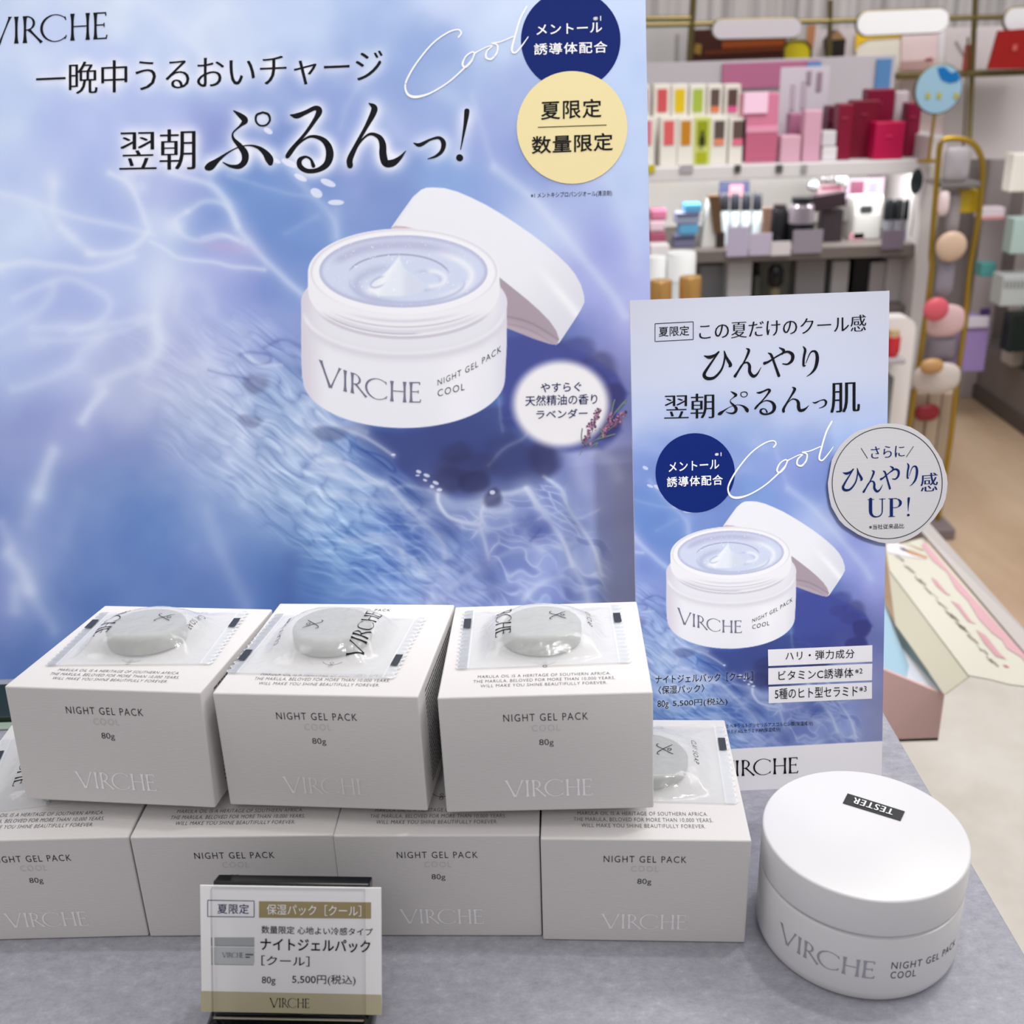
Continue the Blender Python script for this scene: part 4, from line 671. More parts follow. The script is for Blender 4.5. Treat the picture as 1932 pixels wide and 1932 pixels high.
V, F = merge([cyl(glyphs('NIGHT GEL PACK', -.002, 0, 1.2), -89, -40.5, .0170, .0203, -.0030), cyl(glyphs('COOL', -.002, 0, 1.2), -88.8, -74, .0124, .0157, -.0008)]); obj('jar_lettering', V, F, GREY_I, jar, world=False)
q = [atz(*a, JH) for a in ((1599, 1499), (1707, 1533), (1699, 1550.5), (1590, 1517))]; q = np.array(q)
lb = MB().prism(q + (0, 0, .0004), (0, 0, .0002)).build('tester_label', mat('black_label', (26, 27, 30), .4), lid); lb['label'] = 'black label'
g = glyphs('TESTER', -.012, .03, 1.15); u, v = 1 - (.16 + .70 * g[0][:, 0]), .22 + .56 * g[0][:, 1]
P = (q[0][None] * ((1 - u) * (1 - v))[:, None] + q[1] * (u * (1 - v))[:, None] + q[2] * (u * v)[:, None] + q[3] * ((1 - u) * v)[:, None]); P[:, 2] = JH + .0009
obj('tester_lettering', P, g[1], WHITE_I, lb, stag=(0, 0, 1))

# ------------------------------------------------------------------ price card and its stand
PK = leaning(-0.11831, 0.297952, 0.012, -0.036854, 0.347213, -0.022698); KW, KH = 0.065421, 0.046529
sf = lambda u0, u1, v0, v1, n0, n1: (PK.uv([(u0, v0), (u1, v0), (u1, v1), (u0, v1)], n0), PK.n * (n1 - n0))
pk = thing('price_card', 'white and gold price card behind the clear acrylic plate', 'price tag', (-0.086, 0.298, 0.012))
MB().prism(*sf(0, KW, 0, KH, -0.0006, 0)).build('card_sheet', mat('white_card', (242, 241, 243), .5), pk)
GOLD_I = mat('khaki_gold_ink', (160, 144, 104), .5); SAND = mat('sand_ink', (186, 178, 148), .5)
def k8(S): V, F = S; return np.stack([370 + V[:, 0] * .18116, 1650 + V[:, 1] * .18116], 1), F
PK.ink('colour_bands', [(*k8(poly([(655, 278), (1822, 290), (1822, 460), (655, 450)])), 0), (*k8(poly([(50, 1213), (1930, 1252), (1935, 1464), (50, 1424)])), 1)], [GOLD_I, SAND], pk, 0.0001)
PK.ink('blue_lettering', [k8(frame([(120, 268), (604, 276), (604, 443), (120, 438)], 7)), k8(txt('夏限定', 222, 408, 550, 412, 104, .004, 0, 1.05))], [NAVY_T], pk, 0.0002)
PK.ink('white_lettering', [k8(txt('保湿パック［クール］', 735, 418, 1720, 437, 112, .004))], [WHITE_I], pk, 0.0003)
PK.ink('black_lettering', [k8(txt('数量限定 心地よい冷感タイプ', 680, 612, 1840, 640, 80, .004)), k8(txt('ナイトジェルパック', 670, 790, 1815, 816, 130, .014)), k8(txt('［クール］', 680, 946, 1180, 958, 104, .004)), k8(txt('80g', 685, 1154, 826, 1156, 92)), k8(txt('5,500円(税込)', 1000, 1150, 1660, 1160, 112)), k8(place(WORDMARK, 765, 1388, 1182, 1396, 106))], [INK], pk, 0.0002)
JG = mat('grey_silver_print', (168, 172, 176), .45); JG2 = mat('pale_silver_print', (192, 195, 198), .45); DK_ = mat('dark_print', (84, 90, 98), .5)
PK.ink('jar_picture', [(*k8(poly([(190, 655), (606, 655), (606, 745), (190, 738)])), 0), (*k8(poly([(186, 755), (606, 760), (606, 925), (590, 941), (186, 934)])), 1), (*k8(seg(190, 742, 604, 748, 5)), 2), (*k8(seg(190, 937, 600, 943, 4)), 2)], [JG, JG2, DK_], pk, 0.0001)
PK.ink('picture_lettering', [k8(place(WORDMARK, 270, 866, 492, 868, 56)), k8(seg(514, 832, 596, 834, 14)), k8(seg(514, 860, 560, 861, 12))], [DK_], pk, 0.0003)
ps = thing('card_stand', 'black price card stand with clear acrylic front plate', 'stand', (-0.086, 0.285, 0))
BLK = mat('gloss_black_acrylic', (14, 15, 17), 0.12, spec=0.6)
AC = mat('clear_acrylic', (255, 255, 255), 0.03); nt = AC.node_tree; t_ = nt.nodes.new('ShaderNodeBsdfTransparent'); t_.inputs[0].default_value = (.985, .987, .99, 1); fr_ = nt.nodes.new('ShaderNodeLayerWeight'); fr_.inputs[0].default_value = .12; g_ = nt.nodes.new('ShaderNodeBsdfGlossy'); g_.inputs['Roughness'].default_value = .03; mx = nt.nodes.new('ShaderNodeMixShader')
nt.links.new(fr_.outputs[0], mx.inputs[0]); nt.links.new(t_.outputs[0], mx.inputs[1]); nt.links.new(g_.outputs[0], mx.inputs[2]); nt.links.new(mx.outputs[0], nt.nodes['Material Output'].inputs[0])
def bev(o, w):
    b = bmesh.new(); b.from_mesh(o.data); bmesh.ops.bevel(b, geom=b.edges[:], offset=w, segments=2, affect='EDGES', profile=.5); b.to_mesh(o.data); b.free(); return o
bev(MB().prism(*sf(.0046, .0598, -.001, .0465, .0005, .0035)).build('acrylic_plate', AC, ps), .0004)
bev(MB().prism(*sf(.0044, .0612, -.0128, .0478, -.0076, -.0009)).build('back_block', BLK, ps), .0006)
M_ = Matrix.Translation((-0.0870, 0.281, 0)) @ Matrix.Rotation(-0.037, 4, 'Z')
B = MB().box((-.0302, -.028, .0003), (.0302, .034, .0100), .003, seg=3); B.V = [np.array([(M_ @ Vector(v))[:] for v in q]) for q in B.V]; B.build('base_block', BLK, ps)
dg = thing('dark_strip', 'dark green strip lying on the table under the poster at left', 'strip', (-0.315, 0.53, 0)); 
MB().box((-.36, .510, .0002), (-.258, .545, .004), .0008).build('strip_body', mat('dark_green_plastic', (22, 40, 30), .4), dg); MB().box((-.36, .503, .0002), (-.262, .5095, .0012), .0003).build('strip_edge', mat('pale_green_plastic', (150, 165, 150), .4), dg)

# ------------------------------------------------------------------ room shell
FZ = -0.85
TILE = mat('beige_floor_tile', (206, 201, 192), 0.45); mottle(TILE, [(196, 190, 181), (208, 203, 194), (216, 212, 204)], 7, detail=5)
WOOD = mat('wood_floor', (190, 164, 138), 0.45); mottle(WOOD, [(162, 136, 110), (190, 163, 136), (206, 182, 156)], 3.2, (1, .25, 1), 8, .65)
fo = MB().box((-2.5, -1.5, FZ - .05), (4.5, 1.90, FZ)).build('floor', TILE); fo['kind'] = 'structure'
fo = MB().box((-2.5, 1.90, FZ - .05), (4.5, 6.5, FZ)).build('floor', WOOD); fo['kind'] = 'structure'
WL = mat('grey_striped_wall', (196, 192, 192), 0.6); mottle(WL, [(150, 146, 148), (200, 196, 196), (222, 220, 220)], 6, (6, 1, .1), 3)
wl = MB().box((-2.5, 4.6, FZ), (4.5, 4.7, 2.2)).build('wall_back', WL); wl['kind'] = 'structure'

# ------------------------------------------------------------------ shelving in the background
GW = mat('white_shelf', (222, 219, 220), 0.45); GG = mat('grey_lilac_panel', (176, 170, 174), 0.5); OL = mat('dark_brass', (112, 100, 62), 0.35, 0.7); BR = mat('brass', (176, 144, 52), 0.3, 0.8)
GB = mat('grey_brown_panel', (112, 104, 100), 0.5); DKB = mat('dark_brown', (52, 44, 42), .5)
def span(x0, y0, x1, y1, Y):
    ym, xm = (y0 + y1) / 2, (x0 + x1) / 2
    return at(x0, ym, Y)[0], at(x1, ym, Y)[0], at(xm, y1, Y)[2], at(xm, y0, Y)[2]
def pbox(B, x0, y0, x1, y1, Y, dep, zb=None, bev=.001, m=0):
    a, b, c, d = span(x0, y0, x1, y1, Y); c = c if zb is None else zb; B.box((a, Y, c), (b, Y + dep, d), min(bev, abs(b - a) / 5, abs(d - c) / 5, dep / 5), m); return (a, b, c, d)
_mc = {}
def C_(rgb, rough=.4, metal=0.0):
    k = (tuple(rgb), rough, metal)
    if k not in _mc: _mc[k] = mat('colour_%d_%d_%d_%d_%d' % (*rgb, rough * 100, metal * 100), rgb, rough, metal)
    return _mc[k]
SHZ = at(1480, 309, 2.80)[2]              # top of the upper shelf
LOZ = at(1480, 466, 2.80)[2]              # top of the lower shelf
gd = thing('shelf_unit', 'white and grey shelving unit full of cosmetics across the aisle', 'shelf', (0.7, 2.95, FZ))
xa, xb = at(1180, 320, 2.8)[0], at(1741, 320, 2.8)[0]
MB().box((xa, 2.80, SHZ - .034), (xb, 3.20, SHZ), .003).build('shelf_board', GW, gd)
MB().box((xa, 2.78, LOZ - .03), (xb, 3.20, LOZ), .002).build('shelf_board', GB, gd)
MB().box((xa, 2.80, at(1480, 585, 2.8)[2] - .03), (xb, 3.20, at(1480, 585, 2.8)[2]), .002).build('shelf_board', GB, gd)
MB().box((xa, 3.20, LOZ - .06), (xb, 3.215, SHZ)).build('back_panel', C_((246, 244, 240), .5), gd)
MB().box((xa, 3.20, FZ), (xb, 3.215, LOZ - .06)).build('back_panel', C_((120, 114, 112), .5), gd)
B = MB(); a, b, c, d = span(1729, 262, 1762, 262, 2.8); B.box((at(1729, 442, 2.78)[0], 2.76, FZ), (at(1761, 442, 2.78)[0], 3.25, at(1755, 256, 2.78)[2]), .004); B.build('end_panel', C_((205, 200, 200), .35), gd)
MB().box((xa, 2.86, FZ), (xb, 3.2, FZ + .12)).build('kick_board', DKB, gd)
hd = thing('header_board', 'grey header board with pink and blue panels above the upper shelf', 'sign', (0.7, 3.1, SHZ))
B = MB(); pbox(B, 1190, 112, 1682, 300, 3.185, .01, SHZ); B.build('board', C_((186, 181, 186), .5), hd)
B = MB(); pbox(B, 1363, 117, 1545, 165, 3.176, .008); B.build('pink_panel', C_((176, 104, 138), .5), hd)
B = MB(); pbox(B, 1653, 111, 1681, 172, 3.176, .008); B.build('blue_panel', C_((82, 128, 178), .5), hd)
B = MB(); pbox(B, 1524, 117, 1550, 128, 3.169, .006); B.build('blue_tab', C_((84, 140, 196), .5), hd)
# lip tint boxes: two tiers
rs = MB(); RZ = at(1300, 219, 2.93)[2]; rs.box((xa, 2.93, SHZ), (at(1398, 219, 2.93)[0], 3.08, RZ), .002); o = rs.build('riser_step', C_((232, 230, 226), .4)); props(o, 'low white riser under the upper tier of small colour boxes', 'riser')
LIPS = [(1206, 1225, 'pale pink', (206, 96, 118), None), (1233, 1266, 'coral red', (206, 84, 88), None), (1266, 1299, 'yellow', (222, 190, 20), None), (1300, 1333, 'lime green', (166, 186, 70), None), (1334, 1364, 'brown with orange foot', (94, 78, 72), (214, 128, 84)), (1366, 1398, 'brown with pink foot', (92, 70, 66), (220, 96, 146))]
LIP2 = [(1206, 1236, 'rose pink', (214, 128, 140), None), (1245, 1279, 'coral', (222, 98, 100), None), (1278, 1310, 'amber', (196, 132, 26), None), (1308, 1342, 'lime with dark bottle', (196, 204, 60), (40, 50, 22)), (1340, 1374, 'brown with peach foot', (92, 80, 74), (222, 140, 110)), (1375, 1409, 'brown with rose foot', (96, 78, 72), (226, 112, 140))]
for tier, (LL, yt, Y, zb, w0, w1) in enumerate(((LIPS, 159, 2.95, RZ, 168, 212), (LIP2, 222, 2.84, SHZ, 228, 274))):
    for x0, x1, nm, c1, c2 in LL:
        a, b, c, d = span(x0 + 1, yt, x1 - 1, yt + 60, Y)
        t = thing('lip_tint_box', 'small %s window box on the %s tier of the upper shelf' % (nm, ('rear', 'front')[tier]), 'box', ((a + b) / 2, Y, zb), group='small cosmetics boxes in two tiers')
        lime = c2 == (40, 50, 22)
        MB().box((a, Y, zb), (b, Y + .06, d), .0015).build('carton', C_((206, 212, 120) if lime else (232, 228, 218), .45), t)
        e = (b - a) * .2; z1, z0 = at((x0 + x1) / 2, w0, Y)[2], at((x0 + x1) / 2, w1, Y)[2]
        MB().box((a + e, Y - .002, z0), (b - e, Y, z1), .0004).build('colour_window', C_(c1 if not lime else (150, 160, 20)), t)
        if c2 and not lime: MB().box((a + e, Y - .0028, z0), (b - e, Y - .0018, z0 + (z1 - z0) * .27), .0003).build('foot_strip', C_(c2), t)
        if lime: MB().lathe([(.006, 0), (.006, .02), (.003, .024), (.003, .034)], ((a + b) / 2, Y - .003, z0), 12).build('bottle_picture', C_(c2), t); MB().box((a + e, Y - .003, zb + .006), (b - e, Y, zb + .03), .0003).build('label_patch', C_((170, 176, 20)), t)
def prod(name, label, cat, x0, y0, x1, y1, Y, dep, rgb, zb=None, parts=(), group=None, rough=.4, bev=.003):
    """a box-shaped pack; parts: (name, x0, y0, x1, y1, rgb[, depth]) panels on its front"""
    B = MB(); a, b, c, d = pbox(B, x0, y0, x1, y1, Y, dep, zb, bev)
    t = thing(name, label, cat, ((a + b) / 2, Y, c), group=group); B.build('pack', C_(rgb, rough), t)
    for q in parts:
        P = MB(); pbox(P, q[1], q[2], q[3], q[4], Y - (q[6] if len(q) > 6 else .003), (q[6] if len(q) > 6 else .003) + .001, None, .0006); P.build(q[0], C_(q[5], rough), t)
    return t
prod('pink_pouch', 'glossy pink clear pouch with a bright square window on the upper shelf', 'pouch', 1400, 176, 1467, 308, 2.84, .05, (216, 130, 160), SHZ, [('bright_window', 1404, 174, 1449, 214, (255, 214, 238), .006), ('cross_band', 1408, 238, 1468, 250, (232, 160, 186)), ('lower_pocket', 1407, 252, 1466, 300, (196, 104, 132))], rough=.2)
prod('leaflet_card', 'pale tilted leaflet card standing behind the pink boxes', 'card', 1470, 126, 1562, 250, 2.98, .004, (206, 198, 208), SHZ, [('grey_writing_block', 1522, 134, 1531, 160, (150, 134, 146)), ('grey_writing_block', 1541, 136, 1551, 172, (150, 130, 144)), ('grey_writing_block', 1492, 158, 1500, 208, (184, 170, 184)), ('grey_writing_block', 1512, 152, 1522, 205, (184, 170, 184))])
prod('low_pink_box', 'low pale pink box in front of the leaflet card', 'box', 1473, 256, 1511, 308, 2.83, .05, (218, 172, 190), SHZ)
prod('mauve_box', 'dusky mauve box standing between two pale pink boxes', 'box', 1488, 214, 1516, 308, 2.90, .04, (172, 112, 142), SHZ)
prod('tall_pink_box', 'tall pale pink box left of the dark red boxes', 'box', 1516, 208, 1549, 308, 2.83, .04, (216, 166, 188), SHZ)
prod('white_small_box', 'small white box, upper one of two stacked by the dark red boxes', 'box', 1551, 247, 1578, 276, 2.84, .04, (214, 212, 216), None)
prod('white_small_box', 'small white box, lower one of two stacked by the dark red boxes', 'box', 1551, 277, 1579, 308, 2.84, .04, (224, 222, 224), SHZ)
for n_, (lab, x0, y0, x1, Y, rgb) in enumerate([('plum coloured box, furthest left and darkest of the red boxes', 1560, 200, 1584, 2.92, (92, 26, 50)), ('narrow dark red box beside the plum coloured one', 1581, 196, 1608, 2.84, (128, 8, 46)), ('wide dark red box in the middle of the red boxes', 1606, 189, 1656, 2.87, (112, 2, 38)), ('tallest dark red box below the blue header panel', 1633, 168, 1684, 2.90, (122, 6, 48)), ('bright crimson low box in front of the tall dark red ones', 1650, 230, 1706, 2.82, (186, 12, 74)), ('narrow dark red box nearest the white end panel', 1710, 194, 1735, 2.86, (124, 6, 50))]):
    prod('red_gift_box', lab, 'box', x0, y0, x1, 300, Y, .05, rgb, SHZ, [('logo_mark', (x0 + x1) / 2 - 6, y0 + 26, (x0 + x1) / 2 + 6, y0 + 29, tuple(min(255, v + 34) for v in rgb))], group='dark red and crimson gift boxes')
prod('grey_clear_box', 'clear greyish box standing between the dark red boxes', 'box', 1688, 172, 1713, 232, 2.93, .03, (196, 186, 192), SHZ)
for lab, x0, x1, rgb in (('yellow price tag at the left end of the upper shelf edge', 1222, 1236, (196, 184, 30)), ('dark price tag below the brown and rose box', 1386, 1398, (70, 72, 62)), ('dark price tag below the pink pouch', 1464, 1477, (84, 86, 84)), ('grey price tag below the tall pink box', 1512, 1523, (158, 158, 162)), ('grey price tag below the coral box', 1283, 1308, (176, 172, 178))):
    B = MB(); pbox(B, x0, 311, x1, 326, 2.795, .004); o = B.build('shelf_tag', C_(rgb)); props(o, lab, 'price tag', 'price tags on the upper shelf edge')
# round mirror on a brass stand
mc = at(1771, 168, 2.72); mr_ = (at(1817, 168, 2.72)[0] - at(1726, 168, 2.72)[0]) / 2
mi = thing('round_mirror', 'round brass framed tabletop mirror showing blue reflections', 'mirror', (mc[0], 2.72, SHZ))
MB().lathe([(mr_ - .004, 0), (mr_, .002), (mr_, .008), (mr_ - .004, .01)], (mc[0], 2.72, mc[2]), 48, axis='y').build('rim', OL, mi, smooth=True)
MB().prism([(mc[0] + (mr_ - .003) * math.cos(u), 2.7192, mc[2] + (mr_ - .003) * math.sin(u)) for u in np.linspace(0, 2 * math.pi, 40, endpoint=False)], (0, .0006, 0)).build('mirror_face', C_((150, 186, 208), .3), mi)
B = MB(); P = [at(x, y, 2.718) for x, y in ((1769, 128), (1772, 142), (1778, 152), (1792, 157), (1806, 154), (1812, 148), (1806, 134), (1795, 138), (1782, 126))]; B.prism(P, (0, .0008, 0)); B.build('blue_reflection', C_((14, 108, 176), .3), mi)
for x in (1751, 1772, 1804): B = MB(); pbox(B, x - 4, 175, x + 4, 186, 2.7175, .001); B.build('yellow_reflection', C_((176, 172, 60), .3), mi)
px_ = at(1764, 215, 2.725); MB().tube([(px_[0], 2.727, px_[2] + .01), (px_[0] - .002, 2.727, SHZ + .01)], .004).lathe([(.028, .0005), (.028, .004), (.005, .01)], (px_[0] - .002, 2.727, SHZ), 24).build('stand', BR, mi, smooth=True)
# lower bay
for i, (lab, x0, y0, x1, y1, rgb) in enumerate([('mauve carton at the top of the left stack', 1228, 396, 1258, 416, (168, 96, 122)), ('mauve carton in the middle of the left stack', 1226, 417, 1254, 437, (206, 180, 192)), ('mauve red carton at the foot of the left stack', 1226, 438, 1256, 470, (164, 84, 108))]): prod('stacked_carton', lab, 'box', x0, y0, x1, y1, 2.86, .05, rgb, LOZ if i == 2 else None, group='flat cartons stacked at left of the lower shelf')
for i, (lab, x0, y0, x1, y1, rgb) in enumerate([('sky blue carton on top of the blue stack', 1292, 385, 1324, 400, (84, 156, 198)), ('navy striped carton second from top of the blue stack', 1276, 401, 1320, 423, (150, 158, 186)), ('blue carton third from top of the blue stack', 1282, 424, 1318, 443, (96, 168, 208)), ('navy and white carton at the foot of the blue stack', 1272, 444, 1312, 470, (118, 120, 150))]): prod('stacked_carton', lab, 'box', x0, y0, x1, y1, 2.84, .05, rgb, LOZ if i == 3 else None, [('stripe', x0 + 1, y0 + 2, x1 - 1, y0 + 6, (50, 60, 100))] if i in (1, 3) else (), 'flat cartons stacked at left of the lower shelf')
B = MB(); P = [at(x, y, 2.83) for x, y in ((1324, 464), (1352, 464), (1346, 378), (1340, 378))]; P[0][2] = P[1][2] = LOZ + .0005; B.prism(P, (0, .05, 0)); o = B.build('white_wedge', C_((222, 222, 216))); props(o, 'white wedge display between blue cartons and brown compact', 'display stand')
B = MB(); P = [at(x, y, 2.82) for x, y in ((1348, 440), (1362, 440), (1358, 370), (1338, 370))]; B.prism(P, (0, .03, 0)); o = B.build('brown_compact', C_((96, 72, 48), .3)); props(o, 'tilted brown compact leaning beside the black pump bottles', 'compact')
prod('compact_base', 'small dark block below the tilted brown compact', 'block', 1352, 438, 1368, 466, 2.82, .03, (50, 42, 36), LOZ)
prod('navy_card', 'navy card with pink picture above the pump bottles', 'card', 1357, 342, 1414, 374, 2.98, .004, (70, 78, 116), None, [('pink_picture', 1376, 348, 1402, 372, (228, 150, 160))])
prod('card_post', 'thin post holding the navy card', 'post', 1383, 372, 1388, 466, 2.985, .004, (60, 60, 66), LOZ)
for i, x in enumerate((1366, 1386, 1407, 1428)):
    a = at(x, 400, 2.86); r = .0115; t = thing('pump_bottle', 'black capped pale bottle, %s of four on the lower shelf' % ('first', 'second', 'third', 'last')[i], 'bottle', (a[0], 2.86, LOZ), group='row of black capped bottles')
    zt, zm = at(x, 364, 2.86)[2], at(x, 396, 2.86)[2]
    MB().lathe([(r, .0005), (r, zm - LOZ - .004), (r * .8, zm - LOZ)], (a[0], 2.86, LOZ), 20).build('bottle_body', C_((214, 228, 234), .15), t, smooth=True)
    MB().lathe([(r * 1.02, zm - LOZ), (r * 1.02, zt - LOZ - .002), (r * .9, zt - LOZ)], (a[0], 2.86, LOZ), 20).build('cap', C_((40, 42, 50), .25), t, smooth=True)
def round_(name, lab, cat, x, y0, y1, w, Y, prof, zb, group=None):
    """prof: list of (part name, [(r/w, t along height)...], rgb, rough, metal)"""
    a = at(x, (y0 + y1) / 2, Y); W_ = (at(x + w, y0, Y)[0] - at(x - w, y0, Y)[0]) / 2; zt = at(x, y0, Y)[2]; zb = at(x, y1, Y)[2] if zb is None else zb; H = zt - zb
    t = thing(name, lab, cat, (a[0], Y, zb), group=group)
    for n, pr_, rgb, ro, me in prof: MB().lathe([(max(.0003, r * W_), h * H + .0003) for r, h in pr_], (a[0], Y, zb), 28).build(n, C_(rgb, ro, me), t, smooth=True)
    return t
JP = lambda c1, c2, g=.15: [('jar_body', [(1, 0), (1, .45), (.95, .5)], c1, g, 0), ('lid', [(1.03, .5), (1.03, .96), (.98, 1)], c2, g, 0)]
round_('black_jar', 'wide black jar under a glass dome on the lower shelf', 'jar', 1511, 372, 466, 25, 2.85, [('jar_body', [(1, 0), (1, .45)], (18, 18, 22), .15, 0), ('dome', [(.96, .45), (.92, .8), (.6, .9)], (150, 140, 150), .1, .3), ('lid', [(.8, .88), (.8, 1)], (34, 34, 38), .2, 0)], LOZ)
round_('black_flask', 'tall slim black flask left of the domed jar', 'bottle', 1469, 386, 466, 17, 2.87, [('flask_body', [(1, 0), (1, .8), (.8, .9)], (24, 24, 28), .12, 0), ('cap', [(.7, .9), (.7, 1)], (40, 36, 34), .2, 0)], LOZ)
round_('clear_tumbler', 'clear tumbler with copper tint between bottles and flask', 'tumbler', 1446, 392, 440, 9, 2.83, [('glass_wall', [(.9, 0), (1, 1)], (150, 120, 104), .1, .2)], LOZ)
B = MB(); P = [at(x, y, 2.84) for x, y in ((1538, 400), (1596, 388), (1596, 362), (1534, 372))]; B.prism(P, (0, .04, 0)); o = B.build('dark_case', C_((52, 40, 46), .2)); props(o, 'dark brown slanted case right of the domed jar', 'case')
prod('case_stand', 'dark stand block carrying the slanted brown case', 'stand', 1548, 396, 1590, 466, 2.85, .035, (60, 52, 56), LOZ)
for i, (x, y, r_) in enumerate(((1534, 348, 12), (1560, 330, 13), (1587, 337, 14))):
    a = at(x, y, 2.90); rr = (at(x + r_, y, 2.9)[0] - a[0]); t = [(rr * math.sin(q), -rr * math.cos(q)) for q in np.linspace(.02, math.pi - .02, 13)]
    o = MB().lathe([(u, v) for u, v in t], a, 24).build('chrome_ball', C_((236, 240, 242), .08, .9), smooth=True); props(o, 'shiny chrome ball, %s of three hanging under the upper shelf' % ('left', 'middle', 'right')[i], 'ornament', 'chrome balls')
prod('silver_tube_bundle', 'silver and wine red tubes lying behind the slanted case', 'tubes', 1542, 346, 1592, 366, 2.93, .04, (176, 150, 158), None, [('wine_stripe', 1550, 352, 1590, 358, (130, 60, 80))])
prod('pink_card', 'pink and lilac picture card hanging under the upper shelf', 'card', 1597, 336, 1668, 374, 2.99, .004, (222, 202, 222), None, [('dark_round_patch', 1605, 342, 1630, 366, (150, 84, 112)), ('lilac_patch', 1640, 344, 1655, 366, (180, 176, 222))])
prod('white_printer_box', 'white and black box on the lower shelf under the pink card', 'box', 1610, 370, 1664, 450, 2.87, .05, (218, 216, 212), LOZ, [('dark_slot', 1624, 388, 1646, 402, (60, 62, 66)), ('white_face', 1612, 404, 1660, 450, (212, 212, 210)), ('pink_label', 1602, 440, 1630, 458, (220, 166, 178))])
for i, x in enumerate((1674, 1692, 1711)): round_('black_pot', 'black lidded pot on grey base, %s of three beside the end panel' % ('left', 'middle', 'right')[i], 'pot', x, 376, 466, 8, 2.86, [('pot_body', [(1, 0), (1, .5)], (140, 142, 152), .3, 0), ('lid', [(1.1, .5), (1.1, .92), (.8, 1)], (26, 30, 34), .15, 0)], LOZ, 'black lidded pots')
t = thing('hand_mirror', 'black oval hand mirror hanging by a wire below the upper shelf', 'mirror', at(1730, 343, 2.75)); a = at(1730, 343, 2.75)
B = MB().lathe([(.013, 0), (.015, .002), (.015, .006), (.012, .008)], (0, 0, 0), 32, axis='y'); B.V = [q * (1, 1, 2.0) + a for q in B.V]; B.build('oval_back', C_((62, 72, 78), .2, .4), t, smooth=True); MB().tube([at(1727, 366, 2.752), at(1722, 420, 2.752), at(1718, 446, 2.752)], .0012).build('wire_handle', OL, t); MB().tube([at(1731, 320, 2.752), at(1731, 338, 2.752)], .0012).build('hook', OL, t)
for lab, x0, y0, x1, y1, rgb in (('lilac notice card at left on the lower shelf edge', 1372, 428, 1412, 484, (184, 176, 200)), ('lilac notice card second on the lower shelf edge', 1414, 440, 1456, 482, (190, 180, 200)), ('white notice card under the pump bottles', 1454, 456, 1492, 482, (214, 208, 210)), ('dark lilac notice card under the domed jar', 1496, 434, 1552, 478, (146, 138, 150)), ('grey lilac notice card near the end panel', 1664, 434, 1706, 470, (122, 110, 126))): prod('notice_card', lab, 'card', x0, y0, x1, y1, 2.772, .003, rgb, None, group='notice cards along the lower shelf edge', bev=.0004)
BOZ = at(1480, 585, 2.8)[2]
for lab, x0, y0, x1, rgb, Y in (('pale grey carton below the first lilac card', 1372, 494, 1418, (200, 200, 204), 2.84), ('grey carton at left under the lower shelf', 1320, 500, 1366, (150, 150, 154), 2.9), ('dark olive carton beneath the white notice card', 1422, 520, 1436, (70, 72, 64), 2.84), ('grey green carton in the middle under the lower shelf', 1430, 492, 1492, (128, 126, 116), 2.90), ('grey carton under the dark lilac card', 1500, 490, 1556, (150, 148, 150), 2.86), ('white carton right of the black camera', 1568, 492, 1600, (190, 188, 190), 2.86), ('white carton below the white printer box', 1640, 494, 1668, (188, 184, 186), 2.86), ('white carton closest to the end panel', 1671, 486, 1700, (200, 196, 198), 2.85), ('black carton between white cartons', 1608, 486, 1640, (16, 16, 18), 2.87)): prod('storage_carton', lab, 'box', x0, y0, x1, 590, Y, .06, rgb, BOZ, group='cartons below the lower shelf')
round_('black_camera', 'black round device below the lower shelf', 'device', 1462, 500, 590, 15, 2.82, [('stand_body', [(.7, 0), (.6, .5)], (110, 100, 80), .4, 0), ('black_head', [(.6, .5), (1, .6), (1, .85), (.6, 1)], (10, 10, 12), .1, 0)], BOZ)
# nearer counter with jars and gold caps
ct = thing('white_plinth', 'white plinth carrying jars and gold capped bottles behind the counter card', 'plinth', (0.32, 2.2, FZ)); CZ = at(1270, 620, 2.10)[2]
MB().box((at(1150, 600, 2.1)[0], 2.05, CZ - .02), (at(1345, 600, 2.1)[0], 2.45, CZ), .003).build('top_board', GW, ct); MB().box((at(1160, 600, 2.1)[0], 2.08, FZ), (at(1335, 600, 2.1)[0], 2.43, CZ - .02), .003).build('plinth_body', GG, ct)
for x, y0, w, lab in ((1246, 529, 21, 'gold capped bottle at left behind the counter card'), (1301, 522, 21, 'gold capped bottle at right behind the counter card')): round_('gold_cap_bottle', lab, 'bottle', x, y0, 622, w, 2.10, [('bottle_body', [(.95, 0), (.95, .5)], (228, 222, 214), .2, 0), ('gold_cap', [(1, .5), (1, .97), (.95, 1)], (206, 158, 92), .25, .6)], CZ, 'gold capped bottles')
for x, y0, w, lab in ((1238, 484, 18, 'white lidded tub at left behind gold caps'), (1284, 476, 27, 'large white lidded tub behind gold caps')): round_('white_tub', lab, 'tub', x, y0, 600, w, 2.30, JP((206, 212, 214), (236, 238, 238)), CZ, 'white tubs')
prod('white_tray_block', 'white block beneath the stacked cartons behind the tubs', 'block', 1226, 462, 1262, 600, 2.40, .04, (222, 216, 218), CZ)
